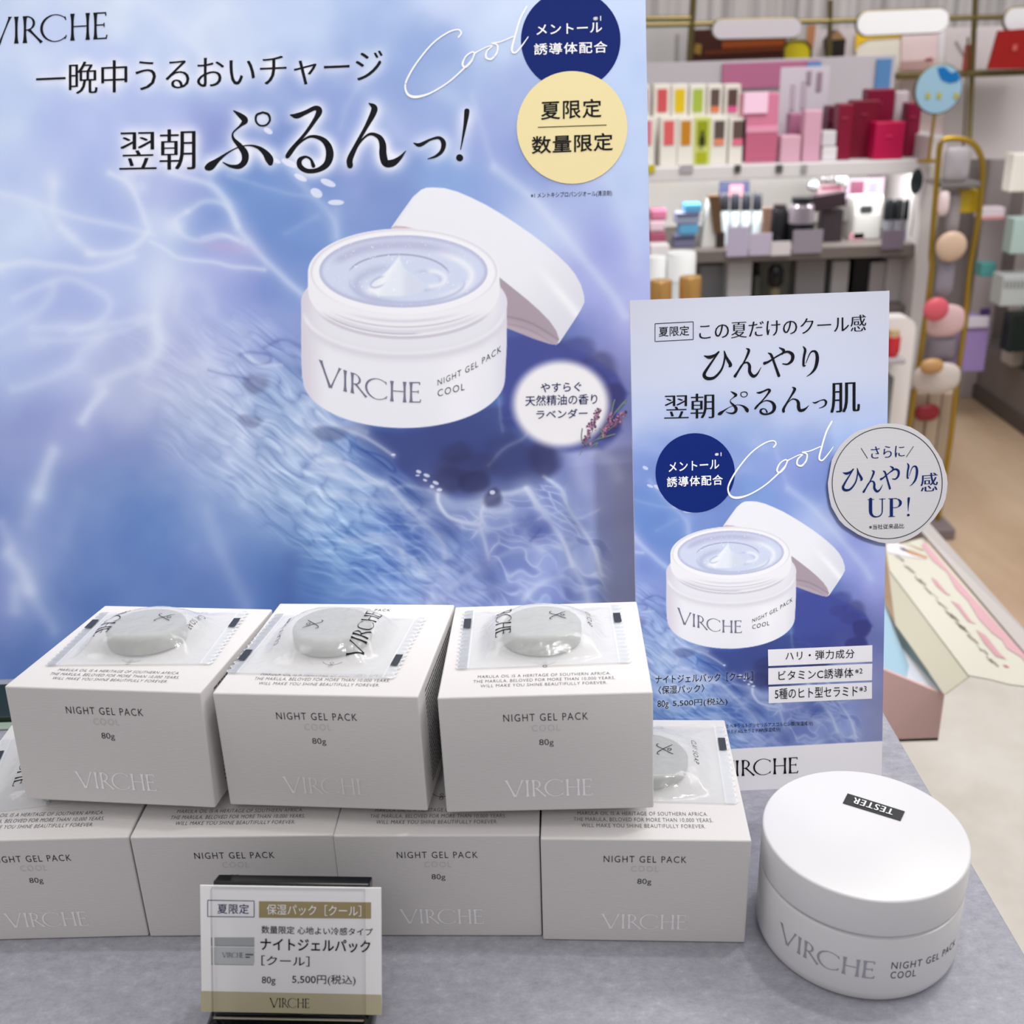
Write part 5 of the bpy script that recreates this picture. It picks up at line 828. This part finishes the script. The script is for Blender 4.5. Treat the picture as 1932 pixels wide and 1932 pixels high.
# white curved stand with red jar
cs = thing('curved_stand', 'white rounded stand panel with red jar beside the counter card', 'stand', at(1700, 900, 2.5)); a, b, c, d = span(1650, 600, 1724, 720, 2.5)
t_ = np.linspace(0, math.pi / 2, 10); P = [(a, 2.5, FZ), (b, 2.5, FZ)] + [(b - .03 + .03 * math.cos(q), 2.5, d - .03 + .03 * math.sin(q)) for q in t_] + [(a, 2.5, d)]
MB().prism(P, (0, .05, 0)).build('panel', C_((236, 230, 228), .35), cs)
round_('red_jar', 'glossy red jar with gold neck in front of white rounded stand', 'jar', 1683, 622, 672, 15, 2.46, [('jar_body', [(.7, 0), (1, .2), (1, .75)], (206, 40, 52), .15, 0), ('neck', [(.8, .75), (.8, 1)], (214, 190, 150), .3, .4)], None)
z_ = at(1683, 672, 2.46)[2]; MB().box((at(1650, 672, 2.46)[0], 2.43, z_ - .012), (at(1701, 672, 2.46)[0], 2.5, z_), .002).build('jar_ledge', GG, cs)
MB().box((at(1660, 690, 2.46)[0], 2.46, FZ), (at(1690, 690, 2.46)[0], 2.499, z_ - .05), .002).build('grey_pillar', C_((110, 108, 106)), cs)
# brass rack with hanging pouches
rk = thing('brass_rack', 'slim brass framed rack hung with pouches beside the end panel', 'rack', (1.2, 2.6, FZ)); RY = 2.58
path = [at(*p, RY) for p in ((1752, 560), (1757, 480), (1764, 385), (1770, 310), (1774, 274), (1784, 262), (1812, 262), (1832, 268), (1846, 284), (1854, 310), (1853, 345), (1845, 420), (1829, 510), (1822, 600), (1808, 700), (1798, 787), (1790, 850))]
xr = path[-1][0]; path.append(np.array([xr - .005, RY, FZ + .02])); lp = path[0]; path = [np.array([lp[0] - .02, RY, FZ + .02])] + path
MB().tube(smooth_path(path, 4), .0065, 10).build('brass_frame', BR, rk, smooth=True)
B = MB(); pbox(B, 1775, 344, 1850, 353, RY - .01, .10, None, .001); B.build('cross_shelf', C_((120, 116, 116)), rk); MB().tube([at(1826, 70, RY + .01), at(1822, 180, RY + .01), at(1816, 300, RY + .01), at(1812, 344, RY + .01)], .0025).build('centre_rod', OL, rk)
MB().box((lp[0] - .05, RY - .06, FZ), (xr + .02, RY + .14, FZ + .03), .004).build('foot_plate', C_((124, 114, 116), .5), rk)
def pouch(lab, x0, y0, x1, y1, Y, rgb, name='hanging_pouch', rough=.3, p=2.6, thick=.012):
    a, b, c, d = span(x0, y0, x1, y1, Y); n, m = 32, 8; V = []; F = []
    for i in range(m + 1):
        f = math.sin(math.pi / 2 * min(1, (i + .001) / m * 1.0)); th = math.cos(math.pi / 2 * i / m)
        for q in np.linspace(0, 2 * np.pi, n, endpoint=False):
            cx, sx = math.cos(q), math.sin(q); e = 2 / p; V.append(((a + b) / 2 + (b - a) / 2 * f * abs(cx) ** e * np.sign(cx), Y - thick * th, (c + d) / 2 + (d - c) / 2 * f * abs(sx) ** e * np.sign(sx)))
    k = len(V); V += [(v[0], 2 * Y - v[1], v[2]) for v in V[:k]]
    for i in range(m):
        for j in range(n):
            j2 = (j + 1) % n; F.append([i * n + j, i * n + j2, (i + 1) * n + j2, (i + 1) * n + j]); F.append([k + i * n + j, k + (i + 1) * n + j, k + (i + 1) * n + j2, k + i * n + j2])
    return obj(name, V, F, C_(rgb, rough), None, smooth=True), (a, b, c, d)
for lab, x0, y0, x1, y1, dy, rgb, p in (('grey clear bag hanging at the top of the brass rack', 1779, 276, 1830, 343, .0, (166, 160, 166), 5), ('small pale pink bottle bag on the brass rack', 1767, 358, 1791, 408, 0, (228, 208, 210), 3), ('clear grey bag beside the pale pink one on the rack', 1786, 362, 1812, 440, .03, (166, 158, 162), 5), ('round beige puff on the brass rack', 1765, 436, 1824, 494, -.02, (206, 178, 154), 2), ('grey lilac bag below the beige puff', 1764, 492, 1800, 560, 0, (140, 134, 146), 4), ('pale pink heart pouch on the brass rack', 1742, 574, 1822, 636, .0, (214, 180, 182), 2.4), ('coral pink pouch in front of the pale pink one', 1742, 561, 1790, 606, -.035, (214, 92, 106), 2), ('clear smoky bag below the pink pouches', 1746, 636, 1806, 682, .01, (128, 120, 130), 5), ('wide white bowl pouch near the foot of the brass rack', 1722, 684, 1812, 742, -.02, (208, 198, 192), 2.6), ('tan powder pouch on top of the white bowl pouch', 1736, 676, 1780, 706, -.05, (188, 146, 96), 2.2), ('wine red pouch at the foot of the brass rack', 1726, 762, 1772, 794, .0, (140, 34, 44), 2.6)):
    o, _ = pouch(lab, x0, y0, x1, y1, RY + dy, rgb, p=p); props(o, lab, 'pouch', 'pouches hanging on the brass rack')
prod('gold_box', 'gold foil box hanging inside the brass rack', 'box', 1812, 358, 1846, 402, RY + .02, .03, (192, 162, 40), None, rough=.3)
for x0, x1, lab in ((1725, 1745, 'narrow beige carton at left near the rack foot'), (1748, 1772, 'middle beige carton near the rack foot'), (1774, 1800, 'right beige carton near the rack foot')): prod('beige_carton', lab, 'box', x0, 742, x1, 840, RY + .03, .05, (190, 172, 152), FZ + .03, group='beige cartons at the rack foot')
# right hand shelf with teal boards
rx = thing('teal_shelf', 'grey shelf unit with teal edged boards at far right', 'shelf', (1.9, 3.4, FZ))
def atx(px, py, X): d = rays((px, py))[0]; return EYE + d * (X / d[0])
XL = 1.64
PZ = atx(1880, 668, XL)[2]
MB().box((XL, 2.4, FZ), (2.4, 3.78, PZ), .004).build('plinth', C_((124, 116, 114), .5), rx)
MB().box((XL - .01, 2.4, FZ), (XL, 3.78, FZ + .05), .002).build('skirting', C_((86, 78, 74), .5), rx)
TE = C_((92, 168, 164), .3)
for i, (x, y) in enumerate(((1905, 638), (1912, 552), (1916, 455), (1922, 372))):
    z = atx(x, y, XL)[2]; MB().box((XL, 2.4, z - .006), (2.35, 3.42, z + .006), .001).build('board', C_((196, 194, 190)), rx); MB().box((XL - .012, 2.4, z - .012), (XL, 3.42, z + .012), .002).build('edge_strip', TE if i != 2 else C_((184, 180, 184)), rx)
MB().box((2.35, 2.4, PZ), (2.36, 3.78, .25)).build('back_panel', C_((170, 168, 160)), rx)
B = MB(); y0_ = 3.44; zt = at(1890, 246, y0_)[2]; MB().box((XL, y0_, PZ), (2.3, y0_ + .03, zt), .003).build('divider', C_((186, 178, 178)), rx)
MB().box((XL - .02, 3.42, PZ), (XL + .02, 3.50, zt), .003).build('upright', C_((206, 202, 198)), rx)
BZ = [atx(x, y, XL)[2] + .0065 for x, y in ((1905, 638), (1912, 552), (1916, 455), (1922, 372))]
prod('dark_bottle_pack', 'dark pack standing on the lowest teal board at far right', 'pack', 1908, 594, 1960, 634, 3.30, .06, (36, 44, 42), BZ[0])
prod('pale_teal_pack', 'pale teal pack standing on the grey board at far right', 'pack', 1912, 412, 1960, 452, 3.30, .06, (190, 214, 210), BZ[2])
prod('lilac_box', 'lilac and white box on the plinth end beside the brass rack', 'box', 1824, 606, 1866, 652, 3.38, .12, (170, 146, 208), PZ, [('white_top_band', 1824, 598, 1866, 618, (226, 220, 234), .01)])
prod('purple_sign', 'small purple sign behind the lilac box', 'sign', 1850, 582, 1868, 604, 3.52, .01, (112, 82, 158), None)
prod('teal_tray', 'teal tray on a grey upright behind the brass rack', 'tray', 1851, 497, 1880, 522, 3.40, .05, (84, 158, 156), None)
prod('pink_tray', 'white and pink tray fixed to the grey upright', 'tray', 1850, 392, 1896, 412, 3.38, .05, (226, 212, 220), None, [('pink_lip', 1850, 408, 1896, 414, (214, 150, 152))])
prod('cream_display', 'cream white display block at right on the top teal board', 'display', 1909, 290, 1960, 362, 2.90, .05, (232, 228, 220), None)
for i, (y0, y1) in enumerate(((566, 592),)): prod('white_fringe_box', 'white fringed box on the teal board at right edge', 'box', 1893, y0 - 46, 1950, y1 - 46, 3.30, .08, (206, 212, 212), BZ[1], [('comb_slot', 1896 + 7 * k, y0 - 36, 1899 + 7 * k, y1 - 48, (140, 140, 140)) for k in range(6)])
# upper background: signs, frames, posters
def pill(lab, x0, y0, x1, y1, rgb, Y=3.222, tilt=6):
    a0, a1 = at(x0, (y0 + y1) / 2 + tilt / 2, Y), at(x1, (y0 + y1) / 2 - tilt / 2, Y); r = (at(x0, y0, Y)[2] - at(x0, y1, Y)[2]) / 2; q = np.linspace(math.pi / 2, 3 * math.pi / 2, 14)
    P = [(a0[0] + r + r * math.cos(t), Y, a0[2] + r * math.sin(t)) for t in q] + [(a1[0] - r - r * math.cos(t), Y, a1[2] - r * math.sin(t)) for t in q]
    t = thing('pill_sign', lab, 'sign', (float(a0[0] + a1[0]) / 2, Y, float(a0[2]) - r), group='rounded signs on the brass rail')
    MB().prism(P, (0, .02, 0)).build('sign_face', C_(rgb, .3), t); V = np.array(P + P[:1]); MB().tube(V + (0, .012, 0), .004, 8).build('brass_rim', OL, t, smooth=True); return t
pill('grey lilac rounded sign on the brass rail, left one', 1345, 36, 1512, 72, (206, 200, 206), tilt=4); pill('bright white rounded sign on the brass rail, middle one', 1618, 19, 1790, 64, (246, 246, 248), tilt=7); pill('white rounded sign at the right edge of the brass rail', 1896, 12, 2040, 56, (222, 222, 226), tilt=7)
ft = thing('brass_gantry', 'dark brass rail frame carrying rounded signs above the shelves', 'frame', (1.0, 3.05, -.85))
def bar(p, q, r=.007): MB().tube([at(*p, 3.262), at(*q, 3.262)], r).build('rail', OL, ft, smooth=True)
bar((1180, 35), (1310, 34)); bar((1180, 48), (1960, 30)); bar((1567, 0), (1564, 130)); bar((1310, -30), (1300, 130), .009); bar((1842, -40), (1828, 270), .008)
a_, b_ = at(1692, 144, 3.25), at(1960, 134, 3.25); RSZ = at(1830, 134, 3.25)[2]; MB().box((a_[0], 3.245, RSZ - .016), (b_[0], 3.393, RSZ), .002).build('rail_shelf', OL, ft)
lo_ = at(1300, 128, 3.262); MB().tube([lo_, (lo_[0], 3.262, FZ)], .008).build('post', OL, ft); lo_ = at(1564, 128, 3.262); MB().tube([lo_, (lo_[0], 3.262, FZ)], .008).build('post', OL, ft)
def board(name, lab, cat, P, Y, rgb, parts=(), thick=.01):
    t = thing(name, lab, cat, at(*P[0], Y)); MB().prism([at(*p, Y) for p in P], (0, thick, 0)).build('panel', C_(rgb, .45), t)
    for n, Q, c in parts: MB().prism([at(*p, Y - .004) for p in Q], (0, .003, 0)).build(n, C_(c, .45), t)
board('grey_cabinet', 'pale grey cabinet front at the top left of the background', 'cabinet', [(1150, 300), (1303, 300), (1306, 40), (1150, 40)], 3.42, (186, 184, 184), [('door_gap', [(1274, 128), (1280, 128), (1282, 64), (1276, 64)], (150, 148, 146))])
board('brown_poster', 'dark brown and orange poster behind the left rounded sign', 'poster', [(1306, 300), (1484, 300), (1484, 52), (1308, 56)], 3.40, (58, 18, 10), [('orange_glow_band', [(1362, 92), (1480, 86), (1480, 72), (1362, 78)], (138, 62, 10)), ('brown_band', [(1330, 104), (1480, 96), (1480, 87), (1330, 96)], (96, 40, 10)), ('gold_spot', [(1309, 100), (1322, 104), (1324, 84), (1312, 82)], (140, 110, 40))])
t = thing('yellow_disc', 'yellow rounded panel with dark rim behind the pink header', 'sign', at(1504, 110, 3.3)); q_ = np.linspace(0, math.pi, 12); P = [at(1478, 300, 3.3), at(1530, 300, 3.3)] + [at(1504 + 26 * math.cos(u) * (abs(math.cos(u)) ** -.35 if abs(math.cos(u)) > .01 else 1), 98 - 22 * math.sin(u), 3.3) for u in q_]; MB().prism(P, (0, .01, 0)).build('panel', C_((206, 188, 20), .4), t); MB().tube(P[1:] + P[:1], .004).build('rim', OL, t)
board('pink_wall_board', 'pale pink panel between yellow disc and yellow poster', 'panel', [(1530, 300), (1612, 300), (1614, 52), (1532, 56)], 3.42, (206, 196, 198), [('tan_patch', [(1520, 92), (1534, 92), (1540, 46), (1524, 48)], (176, 120, 80))])
board('black_lantern', 'small black house shaped lantern on the pale panel', 'lantern', [(1568, 108), (1593, 106), (1596, 74), (1580, 56), (1564, 74)], 3.36, (34, 28, 24), [('tan_roof', [(1564, 76), (1596, 74), (1580, 55)], (150, 118, 84))], thick=.0605)
board('yellow_poster', 'yellow and white poster below the middle rounded sign', 'poster', [(1612, 300), (1700, 300), (1704, 58), (1616, 62)], 3.41, (240, 234, 222), [('yellow_band', [(1613, 98), (1622, 84), (1640, 74), (1702, 70), (1702, 58), (1616, 62)], (240, 196, 30))])
board('pink_poster', 'pale pink blurred poster below the middle rounded sign', 'poster', [(1698, 300), (1778, 300), (1778, 54), (1702, 58)], 3.40, (236, 214, 216), [('rose_band', [(1698, 134), (1760, 132), (1756, 112), (1700, 116)], (206, 170, 168)), ('red_mark', [(1745, 116), (1762, 114), (1758, 108), (1747, 110)], (204, 110, 124)), ('white_margin', [(1768, 160), (1780, 160), (1784, 56), (1772, 56)], (234, 232, 236))])
board('wall_board', 'plain pale panel right of the pink poster', 'panel', [(1780, 300), (1962, 300), (1962, 46), (1784, 52)], 3.43, (214, 206, 208), [('dark_fold', [(1806, 76), (1824, 108), (1822, 112), (1802, 78)], (170, 164, 166))])
board('red_poster', 'deep red slanted poster at upper right', 'poster', [(1864, 130), (1962, 130), (1962, 52), (1884, 58)], 3.20, (146, 10, 6), [('pale_mark', [(1910, 96), (1918, 96), (1920, 84), (1912, 84)], (190, 90, 84))])
prod('red_bottle', 'slim red bottle beside the right brass pole', 'bottle', 1822, 84, 1837, 132, 3.27, .02, (190, 60, 62), RSZ)
t = thing('blue_stick', 'tall navy, blue and grey stick product beside the brass pole', 'tube', at(1830, 258, 3.83))
KY = 3.80; KZ = at(1820, 256, KY)[2]
for n, x0, y0, x1, y1, rgb in (('navy_section', 1834, 126, 1849, 180, (62, 66, 120)), ('blue_section', 1828, 180, 1842, 207, (106, 140, 220)), ('grey_section', 1822, 207, 1836, 250, (100, 104, 116)), ('blue_tip', 1824, 250, 1836, 259, (110, 136, 204))):
    a = at((x0 + x1) / 2, y0, 3.83); b = at((x0 + x1) / 2, y1, 3.83); b[2] = KZ + .0005 if n == 'blue_tip' else b[2]; MB().tube([a, b], abs(at(x1, y0, 3.83)[0] - at(x0, y0, 3.83)[0]) / 2, 14).build(n, C_(rgb, .3), t, smooth=True)
KY = 3.80; KZ = at(1820, 256, KY)[2]; KR = at(1880, 207, 4.0)[2]
kc = thing('grey_counter', 'tall grey counter behind the brass rack carrying small cosmetics', 'counter', (1.7, KY + .2, FZ)); a, b = at(1766, 480, KY)[0], at(1900, 480, KY)[0]
MB().box((a, KY, KZ - .02), (b + .2, KY + .5, KZ), .003).build('counter_top', C_((190, 184, 186)), kc); MB().box((a, KY + .01, FZ), (b + .2, KY + .49, KZ - .02), .003).build('counter_body', C_((150, 142, 140), .5), kc); MB().box((a + .02, KY + .2, KZ), (b + .2, KY + .5, KR), .003).build('rear_step', C_((206, 198, 200)), kc)
prod('white_glint_box', 'white and silver box right of the navy stick', 'box', 1848, 146, 1896, 200, 4.04, .05, (214, 210, 218), KR, [('painted_glint', 1855, 174, 1866, 188, (250, 250, 255))])  # near-white patch on the front is a glint painted as colour
round_('yellow_bottle', 'yellow capped bottle in front of the white and silver box', 'bottle', 1884, 168, 207, 9, 4.01, [('bottle_body', [(1, 0), (1, .4)], (206, 206, 190), .2, 0), ('yellow_cap', [(1, .4), (1, .95), (.8, 1)], (232, 200, 60), .3, 0)], KR)
prod('red_strip', 'pink and red tray strip right of the yellow bottle', 'tray', 1898, 196, 1926, 207, 4.02, .05, (206, 60, 74), KR, [('pink_face', 1899, 184, 1924, 198, (244, 140, 160), .01)])
prod('cream_box', 'cream box under the mirror, right of its stand', 'box', 1770, 216, 1822, 256, 3.84, .05, (238, 228, 214), KZ, [('cream_yellow_edge', 1796, 222, 1806, 250, (236, 226, 170))])
prod('rosy_white_box', 'rosy white box right of the navy stick', 'box', 1840, 214, 1874, 250, 3.86, .05, (236, 224, 222), KZ)
prod('white_round_case', 'white case at right above the grey counter', 'case', 1884, 226, 1914, 250, 3.88, .05, (232, 228, 226), KZ)
pouch_ = (('coral red pouch right of the blue tip', 1840, 238, 1864, 262, 3.82, (196, 92, 90)), ('pale rose puff below the cream box', 1806, 244, 1826, 262, 3.81, (232, 190, 196)))
for lab, x0, y0, x1, y1, Y, rgb in pouch_: o, q_ = pouch(lab, x0, y0, x1, y1, Y, rgb, 'small_pouch'); o.location.z += KZ + .0006 - q_[2]; props(o, lab, 'pouch')
prod('grey_partition', 'tall grey lilac partition behind the brass rack', 'partition', 1866, 262, 1912, 420, 3.7, .02, (190, 182, 184), FZ)

# ------------------------------------------------------------------ neighbouring tester display with slanted header card
td = thing('tester_display', 'pink tray display with cream slanted header card at right', 'display', (0.36, 1.0, FZ))
def onplane(P, Q): n_ = np.cross(P[1] - P[0], P[2] - P[0]); d = rays(Q); return EYE + d * (((P[0] - EYE) @ n_) / (d @ n_))[:, None]
A_, B_ = at(1828, 1276, .85), at(1679, 1078, 1.12); top = (A_, B_, at(1742, 1016, 1.19)); fold = (A_, B_, at(1783, 1309, .842))
V = onplane(top, [(1828, 1276), (1679, 1078), (1672, 1036), (1742, 1016), (1960, 1268), (1960, 1300), (1905, 1293), (1866, 1283)]); E_ = V[4]
hc = obj('header_card', V, [[0, 1, 2, 3, 4, 5, 6, 7]], C_((208, 206, 192), .5), td)
obj('header_fold', onplane(fold, [(1828, 1276), (1679, 1078), (1672, 1040), (1689, 1178), (1783, 1309)]), [[0, 1, 2, 3, 4]], C_((200, 197, 178), .5), td)
for o in list(td.children):
    md = o.modifiers.new('card thickness', 'SOLIDIFY'); md.thickness = .0012
nrm = np.cross(E_ - A_, B_ - A_); nrm /= np.linalg.norm(nrm); nrm = nrm if nrm[2] > 0 else -nrm
HS = Sheet(A_, (E_ - A_) / np.linalg.norm(E_ - A_), np.cross(nrm, (E_ - A_) / np.linalg.norm(E_ - A_))); HS.n = nrm
def zl(P): return np.array([(1660 + x * .14079, 1020 + y * .14079) for x, y in P])
def vpoly(P): return zl(P), [list(range(len(P)))]
q = 0.0018
HS.ink('pink_border', [(*vpoly([(600, 10), (690, 120), (900, 370), (1180, 690), (1500, 1040), (1900, 1480), (2000, 1600), (2000, 1700), (1900, 1560), (1700, 1440), (1640, 1330), (1500, 1230), (1330, 1050), (1180, 800), (1020, 640), (900, 420), (700, 260), (560, 60)]), 0), (*vpoly([(690, 490), (760, 530), (900, 700), (960, 730), (900, 725), (760, 610)]), 1), (*vpoly([(950, 800), (1060, 850), (1230, 1080), (1300, 1120), (1180, 1080), (1060, 920)]), 1), (*vpoly([(1290, 1190), (1420, 1270), (1600, 1500), (1700, 1590), (1560, 1550), (1400, 1370)]), 1), (*vpoly([(1645, 1660), (1700, 1670), (1740, 1700), (1690, 1695)]), 2)], [C_((212, 168, 176)), C_((204, 156, 164)), C_((204, 104, 112))], hc, q)
HS.ink('brush_picture', [(*vpoly([(90, 40), (230, 20), (620, 250), (300, 200), (90, 150)]), 0), (*vpoly([(250, 90), (420, 130), (640, 215), (620, 245), (420, 190)]), 1), (*vpoly([(300, 10), (500, 90), (600, 125), (560, 130)]), 1), (*vpoly([(250, 85), (330, 100), (400, 160), (300, 130)]), 2)], [C_((232, 228, 236)), C_((190, 150, 112)), C_((70, 60, 62))], hc, q)
TB = C_((92, 74, 66), .6); g = glyphs('お と の 美 容 ケ ア な ら し', .02, 0, 1.0)
u = g[0]; base = np.array([(1590, 1690), (240, 190)], float); P = base[0] + (base[1] - base[0]) * u[:, :1]; up = np.array([-150., -90.]) ; P = P + up * (u[:, 1:2] - .2) + np.array([30., 20.]) * np.sin(u[:, :1] * math.pi)
HS.ink('header_lettering', [(zl(P), g[1])], [TB], hc, q)
# tray, leaflet, clear back plate, arm and pillar
P = [at(1782, 1311, .86), at(1777, 1397, .86), at(1640, 1403, .86), at(1640, 1252, .86)]; x1, zb = P[0][0], P[1][2]; xl = P[2][0]; P[1][0] = x1; P[2][2] = zb
tr = MB().prism(P, (0, .004, 0)); tr.prism([P[1], P[2], P[2] + (.06, .24, 0), P[1] + (.02, .28, 0)], (0, 0, .003)); tr.build('tray', C_((214, 176, 172), .4), td)
l1 = MB().prism([at(1650, 1100, 1.10), at(1690, 1178, 1.06), at(1780, 1309, .868), at(1730, 1290, .90), at(1650, 1255, .94)], (.0, .003, 0)); l1.build('blue_leaflet', C_((150, 182, 200), .4), td)
l2 = MB().prism([at(1688, 1205, 1.0), at(1776, 1307, .866), at(1740, 1292, .885), at(1700, 1276, .92)], (-.001, -.003, 0)); l2.build('white_leaflet', C_((222, 228, 240), .4), td)
l3 = MB().prism([at(1725, 985, 1.22), at(1752, 985, 1.24), at(1960, 1218, .93), at(1960, 1262, .89)], (.0, .0, -.003)); l3.build('clear_back_edge', C_((190, 184, 182), .2), td)
MB().box((xl - .08, .95, zb - .02), (x1 - .005, 1.15, zb - .0005), .003).build('bracket_arm', C_((190, 186, 184)), td); MB().box((.16, .97, FZ), (.26, 1.13, zb - .0005), .003).build('pillar', C_((190, 186, 184)), td)
